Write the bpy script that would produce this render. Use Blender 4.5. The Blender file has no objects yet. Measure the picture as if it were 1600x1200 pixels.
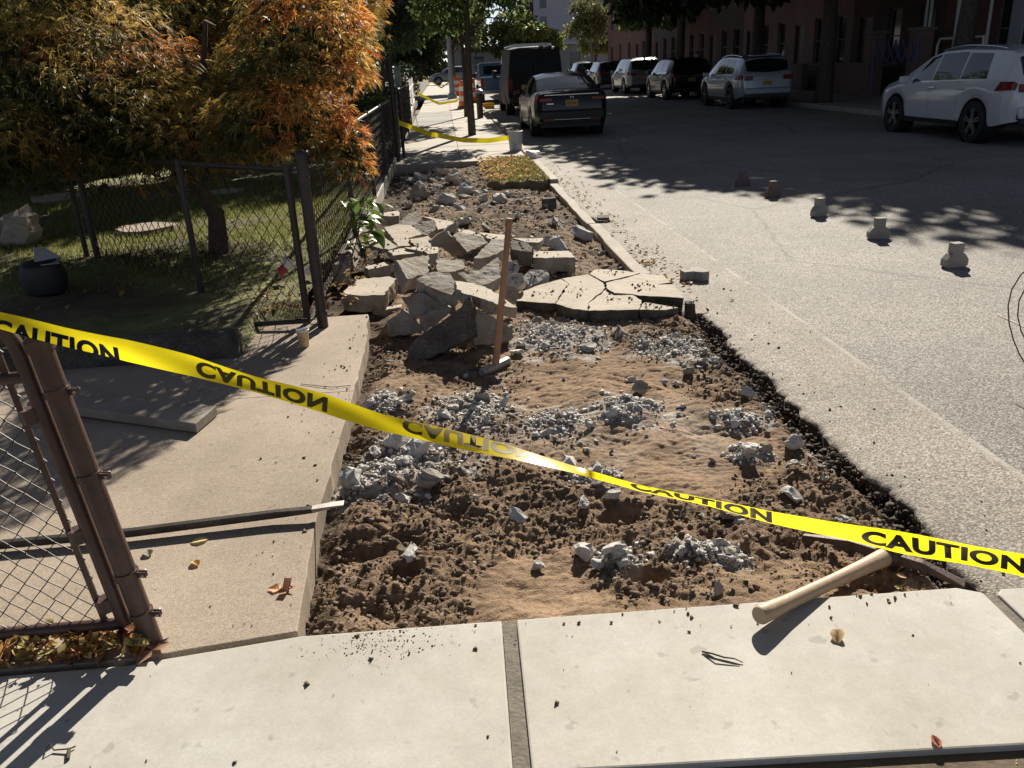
import bpy, bmesh, math, random
import numpy as np
from mathutils import Vector, Matrix, Quaternion

# ------------------------------------------------------------------ camera, sky, sun, exposure
scene = bpy.context.scene
COL = scene.collection
# camera orientation measured from the photo (rows: world X, Y, Z axes in camera space)
RM = np.array([[0.99587504, 0.07003613, -0.0576875],
               [-0.07893616, 0.35521273, -0.93144672],
               [-0.04474359, 0.93215817, 0.35927588]])
CZ = 1.72
FPX = 1298.0
cam_d = bpy.data.cameras.new('camera')
cam_d.sensor_width = 36.0
cam_d.lens = FPX / 1600 * 36.0
cam_d.clip_start = 0.05
cam_d.clip_end = 3000
cam = bpy.data.objects.new('camera', cam_d)
COL.objects.link(cam)
cam.matrix_world = Matrix.Translation((0, 0, CZ)) @ Matrix(RM.tolist()).to_4x4()
scene.camera = cam

SUN_AZ, SUN_EL = 18.0, 32.0       # azimuth east of +Y, elevation
SKY = 0.05
SUN = 5.0
EXPO = 0.86
sdir = Vector((math.sin(math.radians(SUN_AZ)) * math.cos(math.radians(SUN_EL)),
               math.cos(math.radians(SUN_AZ)) * math.cos(math.radians(SUN_EL)),
               math.sin(math.radians(SUN_EL))))
world = bpy.data.worlds.new("World")
scene.world = world
world.use_nodes = True
wn = world.node_tree
bg = wn.nodes['Background']
sky = wn.nodes.new('ShaderNodeTexSky')
sky.sky_type = 'NISHITA'
sky.sun_disc = False
sky.sun_elevation = math.radians(SUN_EL)
sky.sun_rotation = math.radians(SUN_AZ)
sky.air_density = 0.45
sky.dust_density = 0.2
hs = wn.nodes.new('ShaderNodeHueSaturation'); hs.inputs['Saturation'].default_value = .62
wn.links.new(sky.outputs[0], hs.inputs['Color'])
wn.links.new(hs.outputs[0], bg.inputs[0])
bg.inputs[1].default_value = SKY
sun_d = bpy.data.lights.new('sun', 'SUN')
sun_d.energy = SUN
sun_d.angle = math.radians(0.5)
sun_d.color = (1.0, 0.925, 0.80)
sun = bpy.data.objects.new('sun', sun_d)
COL.objects.link(sun)
sun.rotation_euler = sdir.to_track_quat('Z', 'Y').to_euler()
sun.location = (5, 20, 30)
scene.view_settings.view_transform = 'Standard'
scene.view_settings.look = 'None'
scene.view_settings.exposure = EXPO
scene.view_settings.gamma = 1.0
scene.view_settings.use_curve_mapping = False

# ------------------------------------------------------------------ helpers
rng = np.random.default_rng(7)
random.seed(7)

def ray(px, py):
    v = np.array([(px - 800) / FPX, -(py - 600) / FPX, -1.0])
    return RM @ (v / np.linalg.norm(v))
CAMP = np.array([0, 0, CZ])
def g(px, py, z=0.0):                 # photo pixel -> point at height z
    r = ray(px, py); return CAMP + r * ((z - CZ) / r[2])
def at(px, py, Y):                    # photo pixel -> point at distance Y
    r = ray(px, py); return CAMP + r * (Y / r[1])
def onplane(px, py, p, n):
    r = ray(px, py); n = np.array(n, float)
    return CAMP + r * (np.dot(np.array(p) - CAMP, n) / np.dot(r, n))

def tag(o, label=None, cat=None, group=None, kind=None):
    if label: o['label'] = label
    if cat: o['category'] = cat
    if group: o['group'] = group
    if kind: o['kind'] = kind
    return o

def empty(name, loc=(0, 0, 0), rz=0.0, label=None, cat=None, group=None, kind=None):
    o = bpy.data.objects.new(name, None)
    o.empty_display_size = 0.1
    COL.objects.link(o)
    o.location = loc
    o.rotation_euler = (0, 0, rz)
    return tag(o, label, cat, group, kind)

def np_mesh(name, verts, faces, mat=None, parent=None, col=None, smooth=False, mats=None, fmat=None):
    """faces: (n,3) or (n,4) int array, or list of such arrays; col: per-vertex rgb"""
    verts = np.asarray(verts, np.float32).reshape(-1, 3)
    fl = faces if isinstance(faces, list) else [faces]
    fl = [np.asarray(f, np.int32) for f in fl if len(f)]
    me = bpy.data.meshes.new(name)
    me.vertices.add(len(verts)); me.vertices.foreach_set('co', verts.ravel())
    nl = sum(f.size for f in fl); nf = sum(len(f) for f in fl)
    me.loops.add(nl); me.loops.foreach_set('vertex_index', np.concatenate([f.ravel() for f in fl]))
    me.polygons.add(nf)
    tot = np.concatenate([np.full(len(f), f.shape[1], np.int32) for f in fl])
    st = np.concatenate([[0], np.cumsum(tot)[:-1]]).astype(np.int32)
    me.polygons.foreach_set('loop_start', st)
    if smooth: me.polygons.foreach_set('use_smooth', np.ones(nf, bool))
    if fmat is not None: me.polygons.foreach_set('material_index', np.asarray(fmat, np.int32))
    if mats:
        for m in mats: me.materials.append(m)
    elif mat: me.materials.append(mat)
    me.update(calc_edges=True)
    if col is not None:
        a = me.color_attributes.new('Col', 'FLOAT_COLOR', 'POINT')
        c = np.ones((len(verts), 4), np.float32); c[:, :3] = col
        a.data.foreach_set('color', c.ravel())
    o = bpy.data.objects.new(name, me)
    COL.objects.link(o)
    if parent: o.parent = parent
    return o

class MB:
    """collects simple shapes, built as ONE mesh object"""
    def __init__(s): s.v = []; s.f = []
    def add(s, vs, fs):
        b = len(s.v); s.v += [tuple(map(float, p)) for p in vs]; s.f += [tuple(b + i for i in f) for f in fs]; return s
    def box(s, c, d, rz=0.0, M=None):
        x, y, z = d[0] / 2, d[1] / 2, d[2] / 2
        P = [(-x, -y, -z), (x, -y, -z), (x, y, -z), (-x, y, -z), (-x, -y, z), (x, -y, z), (x, y, z), (-x, y, z)]
        ca, sa = math.cos(rz), math.sin(rz)
        P = [(c[0] + p[0] * ca - p[1] * sa, c[1] + p[0] * sa + p[1] * ca, c[2] + p[2]) for p in P]
        return s.add(P, [(3, 2, 1, 0), (4, 5, 6, 7), (0, 1, 5, 4), (1, 2, 6, 5), (2, 3, 7, 6), (3, 0, 4, 7)])
    def bar(s, a, b, w, h=None, up=(0, 0, 1)):       # rectangular bar a->b
        h = h or w
        a = Vector(a); b = Vector(b); d = (b - a).normalized(); u = Vector(up)
        if abs(d.dot(u)) > .98: u = Vector((0, 1, 0))
        x = d.cross(u).normalized(); y = x.cross(d).normalized()
        P = []
        for c in (a, b):
            for sx, sy in ((-1, -1), (1, -1), (1, 1), (-1, 1)): P.append(c + x * sx * w / 2 + y * sy * h / 2)
        return s.add(P, [(0, 1, 2, 3), (7, 6, 5, 4), (0, 4, 5, 1), (1, 5, 6, 2), (2, 6, 7, 3), (3, 7, 4, 0)])
    def tube(s, pts, rad, n=8, cap=True):
        pts = [Vector(p) for p in pts]; k = len(pts)
        rads = rad if hasattr(rad, '__len__') else [rad] * k
        rings = []; ux = None
        for i, p in enumerate(pts):
            d = (pts[min(i + 1, k - 1)] - pts[max(i - 1, 0)]).normalized()
            if ux is None:
                u = Vector((0, 0, 1)) if abs(d.z) < .9 else Vector((1, 0, 0)); ux = d.cross(u).normalized()
            else: ux = (ux - d * ux.dot(d)).normalized()
            uy = d.cross(ux)
            rings.append([p + (ux * math.cos(2 * math.pi * j / n) + uy * math.sin(2 * math.pi * j / n)) * rads[i] for j in range(n)])
        V = [q for r in rings for q in r]; Fs = []
        for i in range(k - 1):
            for j in range(n):
                a = i * n + j; b = i * n + (j + 1) % n
                Fs.append((a, b, b + n, a + n))
        if cap: Fs.append(tuple(range(n - 1, -1, -1))); Fs.append(tuple((k - 1) * n + j for j in range(n)))
        return s.add(V, Fs)
    def lathe(s, prof, c=(0, 0, 0), n=20, axis='z', cap=True):   # prof: list of (r, h)
        V = []
        for r, h in prof:
            for j in range(n):
                a = 2 * math.pi * j / n; x, y = r * math.cos(a), r * math.sin(a)
                V.append({'z': (c[0] + x, c[1] + y, c[2] + h), 'x': (c[0] + h, c[1] + x, c[2] + y), 'y': (c[0] + x, c[1] + h, c[2] + y)}[axis])
        Fs = []
        for i in range(len(prof) - 1):
            for j in range(n):
                a = i * n + j; b = i * n + (j + 1) % n; Fs.append((a, b, b + n, a + n))
        if cap: Fs.append(tuple(range(n - 1, -1, -1))); Fs.append(tuple((len(prof) - 1) * n + j for j in range(n)))
        return s.add(V, Fs)
    def prism(s, poly, d):                             # poly: 3D points, d: extrusion vector
        n = len(poly); P = [np.array(p, float) for p in poly]; Q = [p + np.array(d, float) for p in P]
        return s.add(P + Q, [tuple(range(n)), tuple(range(2 * n - 1, n - 1, -1))] + [(i, n + i, n + (i + 1) % n, (i + 1) % n) for i in range(n)])
    def build(s, name, mat=None, parent=None, smooth=False, bevel=0.0, seg=2, loc=None):
        me = bpy.data.meshes.new(name); me.from_pydata(s.v, [], s.f)
        bm = bmesh.new(); bm.from_mesh(me); bmesh.ops.recalc_face_normals(bm, faces=bm.faces); bm.to_mesh(me); bm.free()
        if smooth:
            me.polygons.foreach_set('use_smooth', np.ones(len(me.polygons), bool))
            try: me.set_sharp_from_angle(angle=math.radians(38))
            except Exception: pass
        if mat: me.materials.append(mat)
        o = bpy.data.objects.new(name, me); COL.objects.link(o)
        if parent: o.parent = parent
        if loc is not None: o.location = loc
        if bevel:
            b = o.modifiers.new('bevel', 'BEVEL'); b.width = bevel; b.segments = seg; b.limit_method = 'ANGLE'
        return o

def copy_tree(o, parent=None):
    c = o.copy(); COL.objects.link(c)
    if parent: c.parent = parent
    for ch in list(o.children): copy_tree(ch, c)
    return c

# ---- numpy gradient noise
_perm = np.random.default_rng(3).permutation(4096)
_ga = np.random.default_rng(4).uniform(0, 2 * np.pi, 4096)
def pnoise(x, y, seed=0):
    x = np.asarray(x, float) + seed * 17.13; y = np.asarray(y, float) + seed * 9.71
    xi = np.floor(x).astype(int); yi = np.floor(y).astype(int); xf = x - xi; yf = y - yi
    def gr(ix, iy, dx, dy):
        h = _ga[_perm[(_perm[ix & 4095] + iy) & 4095]]
        return np.cos(h) * dx + np.sin(h) * dy
    u = xf ** 3 * (xf * (xf * 6 - 15) + 10); v = yf ** 3 * (yf * (yf * 6 - 15) + 10)
    n00 = gr(xi, yi, xf, yf); n10 = gr(xi + 1, yi, xf - 1, yf); n01 = gr(xi, yi + 1, xf, yf - 1); n11 = gr(xi + 1, yi + 1, xf - 1, yf - 1)
    return ((n00 * (1 - u) + n10 * u) * (1 - v) + (n01 * (1 - u) + n11 * u) * v) * 1.5
def fbm(x, y, sc, oct=3, seed=0, gain=.5):
    s = 0; a = 1.0
    for i in range(oct):
        s = s + a * pnoise(np.asarray(x) / sc, np.asarray(y) / sc, seed + i * 5); sc /= 2.05; a *= gain
    return s
def sst(a, b, x): t = np.clip((x - a) / (b - a), 0, 1); return t * t * (3 - 2 * t)

# ------------------------------------------------------------------ materials
def nodes(m): return m.node_tree.nodes, m.node_tree.links
def pmat(name, col=(.5, .5, .5), rough=.6, metal=0.0, spec=.5, coat=0.0, var=0.0, vscale=8.0, bump=0.0, bscale=60.0, col2=None, detail=6.0, vcol=False, trans=0.0, coord='Object'):
    """principled with noise colour variation and bump"""
    m = bpy.data.materials.new(name); m.use_nodes = True
    N, L = nodes(m); b = N['Principled BSDF']
    b.inputs['Roughness'].default_value = rough; b.inputs['Metallic'].default_value = metal
    b.inputs['Specular IOR Level'].default_value = spec; b.inputs['Coat Weight'].default_value = coat
    b.inputs['Coat Roughness'].default_value = .05
    tc = N.new('ShaderNodeTexCoord'); src = None
    if vcol:
        vc = N.new('ShaderNodeVertexColor'); vc.layer_name = 'Col'; src = vc.outputs[0]
    if var or col2:
        n = N.new('ShaderNodeTexNoise'); n.inputs['Scale'].default_value = vscale; n.inputs['Detail'].default_value = detail
        n.inputs['Roughness'].default_value = .65
        L.new(tc.outputs[coord], n.inputs['Vector'])
        r = N.new('ShaderNodeValToRGB'); L.new(n.outputs[0], r.inputs[0])
        r.color_ramp.elements[0].position = .3; r.color_ramp.elements[1].position = .7
        if vcol:
            r.color_ramp.elements[0].color = (1 - var,) * 3 + (1,); r.color_ramp.elements[1].color = (1 + var,) * 3 + (1,)
            mx = N.new('ShaderNodeMix'); mx.data_type = 'RGBA'; mx.blend_type = 'MULTIPLY'; mx.inputs[0].default_value = 1
            L.new(src, mx.inputs[6]); L.new(r.outputs[0], mx.inputs[7]); src = mx.outputs[2]
        else:
            c2 = col2 or tuple(min(1, c * (1 + var)) for c in col)
            c1 = col if col2 else tuple(c * (1 - var) for c in col)
            r.color_ramp.elements[0].color = (*c1, 1); r.color_ramp.elements[1].color = (*c2, 1); src = r.outputs[0]
    if src is not None: L.new(src, b.inputs['Base Color'])
    else: b.inputs['Base Color'].default_value = (*col, 1)
    if bump:
        n2 = N.new('ShaderNodeTexNoise'); n2.inputs['Scale'].default_value = bscale; n2.inputs['Detail'].default_value = 8
        L.new(tc.outputs[coord], n2.inputs['Vector'])
        bp = N.new('ShaderNodeBump'); bp.inputs['Strength'].default_value = bump; bp.inputs['Distance'].default_value = .01
        L.new(n2.outputs[0], bp.inputs['Height']); L.new(bp.outputs[0], b.inputs['Normal'])
    if trans:
        out = N['Material Output']; t = N.new('ShaderNodeBsdfTranslucent'); mixs = N.new('ShaderNodeMixShader'); mixs.inputs[0].default_value = trans
        if src is not None: L.new(src, t.inputs[0])
        else: t.inputs[0].default_value = (*col, 1)
        L.new(b.outputs[0], mixs.inputs[1]); L.new(t.outputs[0], mixs.inputs[2]); L.new(mixs.outputs[0], out.inputs[0])
    return m

def aggregate_mat(name, base, dark, light, grain=220.0, gstr=.5, stain=(.8, 1.12), sscale=1.2, bump=.25, rough=.85, cracks=0.0, crackscale=1.0, spots=0.0, lines=()):
    """concrete / asphalt: voronoi grains, broad stains, small dark spots, hairline cracks, worn lines along X=const"""
    m = bpy.data.materials.new(name); m.use_nodes = True
    N, L = nodes(m); b = N['Principled BSDF']; b.inputs['Roughness'].default_value = rough; b.inputs['Specular IOR Level'].default_value = .3
    tc = N.new('ShaderNodeNewGeometry'); P = tc.outputs['Position']
    vo = N.new('ShaderNodeTexVoronoi'); vo.inputs['Scale'].default_value = grain; L.new(P, vo.inputs['Vector'])
    sep = N.new('ShaderNodeSeparateColor'); L.new(vo.outputs['Color'], sep.inputs[0])
    gr = N.new('ShaderNodeValToRGB'); e = gr.color_ramp.elements
    e[0].position = .05; e[0].color = (*dark, 1); e[1].position = .95; e[1].color = (*light, 1)
    k = gr.color_ramp.elements.new(.5); k.color = (*base, 1); L.new(sep.outputs[0], gr.inputs[0])
    mx = N.new('ShaderNodeMix'); mx.data_type = 'RGBA'; mx.inputs[0].default_value = gstr
    mx.inputs[6].default_value = (*base, 1); L.new(gr.outputs[0], mx.inputs[7]); cur = mx.outputs[2]
    def mul(fac_lo, fac_hi, src, lo=.3, hi=.7):
        nonlocal cur
        r = N.new('ShaderNodeValToRGB'); r.color_ramp.elements[0].position = lo; r.color_ramp.elements[1].position = hi
        fl = fac_lo if hasattr(fac_lo, '__len__') else (fac_lo,) * 3; fh = fac_hi if hasattr(fac_hi, '__len__') else (fac_hi,) * 3
        r.color_ramp.elements[0].color = (*fl, 1); r.color_ramp.elements[1].color = (*fh, 1); L.new(src, r.inputs[0])
        q = N.new('ShaderNodeMix'); q.data_type = 'RGBA'; q.blend_type = 'MULTIPLY'; q.inputs[0].default_value = 1
        L.new(cur, q.inputs[6]); L.new(r.outputs[0], q.inputs[7]); cur = q.outputs[2]
    def noise(sc, det=6, ro=.6, vec=None):
        n = N.new('ShaderNodeTexNoise'); n.inputs['Scale'].default_value = sc; n.inputs['Detail'].default_value = det; n.inputs['Roughness'].default_value = ro
        L.new(vec or P, n.inputs['Vector']); return n.outputs[0]
    mul(stain[0], stain[1], noise(sscale)); mul(.93, 1.06, noise(sscale * 9, 8, .7)); mul(.95, 1.05, noise(90, 4, .7))
    if spots: mul(1 - spots, 1.0, noise(17, 2, .4), .27, .33)
    if cracks:
        n = noise(3.0, 5)
        mpv = N.new('ShaderNodeMix'); mpv.data_type = 'VECTOR'; mpv.inputs[0].default_value = .12
        nn = N.new('ShaderNodeTexNoise'); nn.inputs['Scale'].default_value = 4; nn.inputs['Detail'].default_value = 6; L.new(P, nn.inputs['Vector'])
        L.new(P, mpv.inputs[4]); L.new(nn.outputs['Color'], mpv.inputs[5])
        v2 = N.new('ShaderNodeTexVoronoi'); v2.feature = 'DISTANCE_TO_EDGE'; v2.inputs['Scale'].default_value = crackscale; L.new(mpv.outputs[1], v2.inputs['Vector'])
        mul(1 - cracks, 1.0, v2.outputs['Distance'], .002, .007)
    for (xl, wid, amt, colr) in lines:                 # worn joint lines in the paving along the street
        sp = N.new('ShaderNodeSeparateXYZ'); L.new(P, sp.inputs[0])
        wob = noise(2.2, 3)
        ad = N.new('ShaderNodeMath'); ad.operation = 'MULTIPLY_ADD'; L.new(wob, ad.inputs[0]); ad.inputs[1].default_value = .07; L.new(sp.outputs[0], ad.inputs[2])
        su = N.new('ShaderNodeMath'); su.operation = 'SUBTRACT'; L.new(ad.outputs[0], su.inputs[0]); su.inputs[1].default_value = xl + .035
        ab = N.new('ShaderNodeMath'); ab.operation = 'ABSOLUTE'; L.new(su.outputs[0], ab.inputs[0])
        wv = N.new('ShaderNodeMapRange'); L.new(ab.outputs[0], wv.inputs[0]); wv.inputs[1].default_value = wid * .3; wv.inputs[2].default_value = wid; wv.inputs[3].default_value = 1; wv.inputs[4].default_value = 0
        m2 = N.new('ShaderNodeMath'); m2.operation = 'MULTIPLY'; L.new(wv.outputs[0], m2.inputs[0])
        rr = N.new('ShaderNodeMapRange'); L.new(noise(5, 4), rr.inputs[0]); rr.inputs[1].default_value = .42; rr.inputs[2].default_value = .6; rr.inputs[4].default_value = amt
        L.new(rr.outputs[0], m2.inputs[1])
        q = N.new('ShaderNodeMix'); q.data_type = 'RGBA'; L.new(m2.outputs[0], q.inputs[0]); L.new(cur, q.inputs[6]); q.inputs[7].default_value = (*colr, 1); cur = q.outputs[2]
    L.new(cur, b.inputs['Base Color'])
    bp = N.new('ShaderNodeBump'); bp.inputs['Strength'].default_value = bump; bp.inputs['Distance'].default_value = .004
    ma = N.new('ShaderNodeMath'); ma.operation = 'MULTIPLY_ADD'; L.new(vo.outputs['Distance'], ma.inputs[0]); ma.inputs[1].default_value = -1.0; L.new(noise(40, 8, .7), ma.inputs[2])
    L.new(ma.outputs[0], bp.inputs['Height']); L.new(bp.outputs[0], b.inputs['Normal'])
    return m

M = {}
M['asphalt'] = aggregate_mat('asphalt', (.215, .195, .172), (.055, .052, .05), (.54, .51, .47), grain=135, gstr=.72, cracks=.3, crackscale=.28, stain=(.74, 1.14), sscale=.45, bump=.5,
                             lines=[(4.05, .05, .5, (.33, .31, .28))])
M['gutter'] = aggregate_mat('gutter_asphalt', (.25, .217, .183), (.08, .072, .064), (.54, .49, .44), grain=140, gstr=.68, stain=(.8, 1.12), sscale=1.4, bump=.5,
                            lines=[(2.33, .035, .75, (.4, .37, .33))])
M['new_concrete'] = aggregate_mat('new_concrete', (.462, .447, .412), (.40, .385, .355), (.52, .505, .465), grain=420, gstr=.4, stain=((.82, .79, .74), 1.06), sscale=2.2, bump=.1, spots=.22, rough=.8)
M['old_concrete'] = aggregate_mat('old_concrete', (.355, .29, .225), (.22, .18, .145), (.48, .41, .33), grain=260, gstr=.55, stain=((.74, .72, .70), 1.1), sscale=1.5, bump=.3, spots=.2)
M['far_concrete'] = aggregate_mat('far_concrete', (.40, .36, .31), (.3, .27, .23), (.48, .44, .38), grain=160, gstr=.4, stain=(.88, 1.08), sscale=.6, bump=.1)
M['kerb'] = aggregate_mat('kerb_stone', (.40, .355, .295), (.2, .18, .15), (.5, .46, .4), grain=180, gstr=.6, stain=(.75, 1.1), sscale=2.5, bump=.4)
M['slab_top'] = aggregate_mat('slab_tan', (.40, .345, .28), (.28, .24, .19), (.50, .44, .36), grain=300, gstr=.45, stain=(.82, 1.12), sscale=4, bump=.2, spots=.25)
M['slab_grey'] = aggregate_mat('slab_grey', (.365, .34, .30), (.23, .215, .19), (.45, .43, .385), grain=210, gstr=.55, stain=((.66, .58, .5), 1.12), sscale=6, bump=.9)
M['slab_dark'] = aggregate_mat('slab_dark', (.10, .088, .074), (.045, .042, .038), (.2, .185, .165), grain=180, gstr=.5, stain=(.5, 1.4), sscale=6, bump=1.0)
M['crumb'] = aggregate_mat('crumbled_concrete', (.50, .48, .45), (.36, .345, .325), (.58, .56, .53), grain=170, gstr=.5, stain=(.8, 1.1), sscale=9, bump=.6)
M['paver'] = aggregate_mat('paver_concrete', (.30, .28, .25), (.16, .15, .14), (.42, .4, .36), grain=260, gstr=.5, bump=.3)
M['brown_crumb'] = pmat('brown_crumb', (.15, .11, .075), .95, var=.4, vscale=30)
M['joint'] = pmat('joint_felt', (.16, .14, .115), .95, var=.3, vscale=30, bump=.4, bscale=90)
M['clod'] = pmat('dark_soil', (.085, .062, .044), .95, var=.45, vscale=20, bump=.6, bscale=120)
M['fence'] = pmat('brown_fence_paint', (.075, .043, .034), .42, var=.35, vscale=18, bump=.12, bscale=120, spec=.5)
M['tinted'] = pmat('tinted_glass', (.006, .006, .007), .45, spec=.2)
M['wire'] = pmat('brown_coated_wire', (.045, .032, .027), .5, spec=.35, metal=.0, var=.4, vscale=30)
M['dark_fence'] = pmat('dark_fence_paint', (.03, .022, .02), .45, var=.4, vscale=12, spec=.5)
M['rust'] = pmat('rusty_steel', (.085, .06, .048), .6, metal=.4, var=.4, vscale=25, bump=.3, bscale=90)
M['steel'] = pmat('bar_steel', (.07, .06, .055), .45, metal=.6, var=.4, vscale=15, bump=.15, bscale=80)
M['worn_steel'] = pmat('worn_steel', (.34, .29, .26), .5, metal=.35, var=.25, vscale=30)
M['handle_brown'] = pmat('brown_wood_handle', (.33, .175, .095), .5, var=.35, vscale=6, bump=.1, bscale=90)
M['handle_pale'] = pmat('pale_wood_handle', (.36, .25, .155), .55, col2=(.50, .37, .24), vscale=9, bump=.12, bscale=70)
M['plank'] = pmat('grey_wood_plank', (.27, .23, .19), .8, var=.25, vscale=5, bump=.25, bscale=60)
M['yellow'] = None
# ------------------------------------------------------------------ the setting: ground, road, pavements, dirt bed
Z0 = .12                                    # pavement level
# heaps of crumbled concrete: photo pixel centre, radius across, radius along, height
HEAPS_PX = [(875, 527, .26, .30, .045), (640, 728, .20, .20, .055), (560, 765, .13, .10, .05), (742, 645, .17, .22, .035), (872, 662, .15, .15, .04),
            (985, 648, .16, .16, .045), (968, 880, .06, .09, .035), (1098, 868, .09, .05, .03), (1172, 706, .07, .06, .03), (598, 634, .09, .12, .03),
            (1050, 545, .18, .20, .02), (1140, 880, .05, .04, .02), (1310, 700, .08, .14, .03), (925, 745, .08, .07, .025), (1160, 655, .10, .08, .02)]
HEAPS = [(*g(px, py, .05)[:2], rx, ry, h) for px, py, rx, ry, h in HEAPS_PX]
PITS = [(*g(px, py, .05)[:2], r, d) for px, py, r, d in [(1012, 905, .075, .10), (968, 803, .075, .09), (630, 893, .06, .05), (560, 860, .10, .05), (700, 800, .09, .05), (610, 950, .10, .04), (1340, 905, .10, .07)]]
def edge_x(y):                               # ragged asphalt edge of the pit
    return 1.70 + .045 * pnoise(y * 1.7, y * 0 + .5, 3) + .025 * pnoise(y * 6, y * 0 + .5, 4) + .010 * pnoise(y * 17, y * 0, 5) + .006 * pnoise(y * 43, y * 0, 5)
def rough_mask(x, y):
    r = .62 + .8 * fbm(x, y, .75, 3, 11)
    for px, py, rad, a in [(600, 880, .45, .7), (720, 790, .35, .5), (1030, 850, .3, .45), (900, 830, .3, .4), (1330, 800, .35, .5), (620, 640, .3, .4),
                           (960, 620, .42, -.9), (1100, 700, .35, -.7), (830, 900, .28, -.8), (1150, 900, .25, -.5), (860, 600, .35, -.6)]:
        p = g(px, py, .05); r = r + a * np.exp(-((x - p[0]) ** 2 + (y - p[1]) ** 2) / rad ** 2)
    return np.clip(r + .35 * sst(6.2, 7.5, y), 0, 1)
def H(x, y):
    x = np.asarray(x, float); y = np.asarray(y, float)
    R = rough_mask(x, y)
    z = .045 + .022 * fbm(x, y, .55, 2, 1)
    cl = np.clip(fbm(x, y, .15, 2, 21) + .12, -.35, 1)
    wx = x + .03 * pnoise(x / .06, y / .06, 91); wy = y + .03 * pnoise(x / .06, y / .06, 92)
    z = z + .016 * fbm(x, y, .26, 2, 23) + R * (.018 * cl + .013 * np.abs(pnoise(wx / .11, wy / .09, 8)) * 2 + .010 * np.abs(pnoise(wx / .045, wy / .04, 12)) * 2 - .012 + .008 * pnoise(wx / .022, wy / .02, 15) + .0045 * pnoise(x / .0125, y / .0115, 16))
    z = z + (1 - R) * (.012 * fbm(x, y, .22, 3, 31) + .004 * np.clip(1 - 6 * np.abs(pnoise(x / .17, y / .06, 33)), -1, 0) * -1 - .006 * np.clip(1 - 9 * np.abs(pnoise(x / .3, y / .11, 36)), 0, 1) + .0035 * pnoise(x / .026, y / .02, 35) + .002 * pnoise(x / .0125, y / .0115, 37))
    for hx, hy, rx, ry, h in HEAPS:
        z = z + h * np.exp(-(((x - hx) / rx) ** 2 + ((y - hy) / ry) ** 2))
    for hx, hy, r, d in PITS:
        z = z - d * np.exp(-(((x - hx) / r) ** 2 + ((y - hy) / (r * .7)) ** 2) ** 2)
    ex = edge_x(y)
    near = 1 - sst(5.2, 5.9, y)
    tr = sst(.02, .22, ex - x)                                 # trench along the road edge
    z = z - near * (1 - tr) * .17
    z = z - (1 - near) * sst(1.05, 1.38, x) * .06
    z = z - .045 * (1 - sst(.0, .16, x + .60))                 # dips beside the walkway
    z = z + .05 * (1 - sst(2.10, 2.42, y)) * sst(-.2, .3, x) * (1 - sst(1.2, 1.45, x))   # level with the front slab
    z = np.where(y < 2.2, np.minimum(z, .104), z)
    z = z - .05 * sst(14.9, 15.4, y)
    return z
def dirt_patch(name, xs, ys):
    X, Y = np.meshgrid(xs, ys); Z = H(X, Y)
    R = rough_mask(X, Y)
    # real soil colours: tan sand, darker moist clods, black topsoil by the road, grey concrete dust
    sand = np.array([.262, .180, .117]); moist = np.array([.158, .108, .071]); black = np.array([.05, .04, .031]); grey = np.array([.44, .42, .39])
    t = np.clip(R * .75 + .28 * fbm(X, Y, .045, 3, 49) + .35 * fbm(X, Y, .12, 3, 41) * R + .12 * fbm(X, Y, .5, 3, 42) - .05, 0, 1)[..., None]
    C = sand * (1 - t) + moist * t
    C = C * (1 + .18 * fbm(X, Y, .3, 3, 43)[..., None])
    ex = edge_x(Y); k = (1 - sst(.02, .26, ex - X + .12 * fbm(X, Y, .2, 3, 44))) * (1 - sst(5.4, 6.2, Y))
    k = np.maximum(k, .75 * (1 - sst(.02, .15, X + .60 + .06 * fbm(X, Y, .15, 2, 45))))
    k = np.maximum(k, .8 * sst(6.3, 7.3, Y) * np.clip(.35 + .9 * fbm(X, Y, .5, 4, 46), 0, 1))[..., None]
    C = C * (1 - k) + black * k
    d = np.zeros_like(X)
    for hx, hy, rx, ry, h in HEAPS: d = np.maximum(d, np.exp(-(((X - hx) / (rx * 1.15)) ** 2 + ((Y - hy) / (ry * 1.15)) ** 2) ** 1.3))
    d = np.clip(d * 1.1 + .9 * fbm(X, Y, .12, 3, 47) * (d > .04) - .1, 0, 1)
    d = np.maximum(d, np.clip(fbm(X, Y, .8, 4, 48) * 1.0 - .35, 0, .55) * sst(1.8, 2.6, Y) * .5)[..., None] * .85
    C = np.clip(C * (1 - d) + grey * d, .01, 1)
    ny, nx = X.shape; idx = np.arange(nx * ny).reshape(ny, nx)
    q = np.stack([idx[:-1, :-1], idx[:-1, 1:], idx[1:, 1:], idx[1:, :-1]], -1).reshape(-1, 4)
    return np.stack([X, Y, Z], -1).reshape(-1, 3), q, C.reshape(-1, 3)
v1, f1, c1 = dirt_patch('a', np.arange(-.70, 2.06, .0075), np.arange(2.02, 6.2, .0075))
v2, f2, c2 = dirt_patch('b', np.arange(-1.05, 1.66, .016), np.arange(6.1925, 15.9, .018))
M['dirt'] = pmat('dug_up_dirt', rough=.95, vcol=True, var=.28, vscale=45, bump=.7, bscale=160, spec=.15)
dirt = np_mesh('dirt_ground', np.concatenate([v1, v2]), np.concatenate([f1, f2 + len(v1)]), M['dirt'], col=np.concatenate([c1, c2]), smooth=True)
tag(dirt, kind='structure')

M['soil'] = pmat('garden_soil', (.085, .062, .042), .95, col2=(.15, .115, .08), vscale=7, bump=.6, bscale=40)
b = MB(); b.add([(-900, -300, -.32), (900, -300, -.32), (900, 1500, -.32), (-900, 1500, -.32)], [(0, 1, 2, 3)])
tag(b.build('ground', M['soil']), kind='structure')

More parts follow.
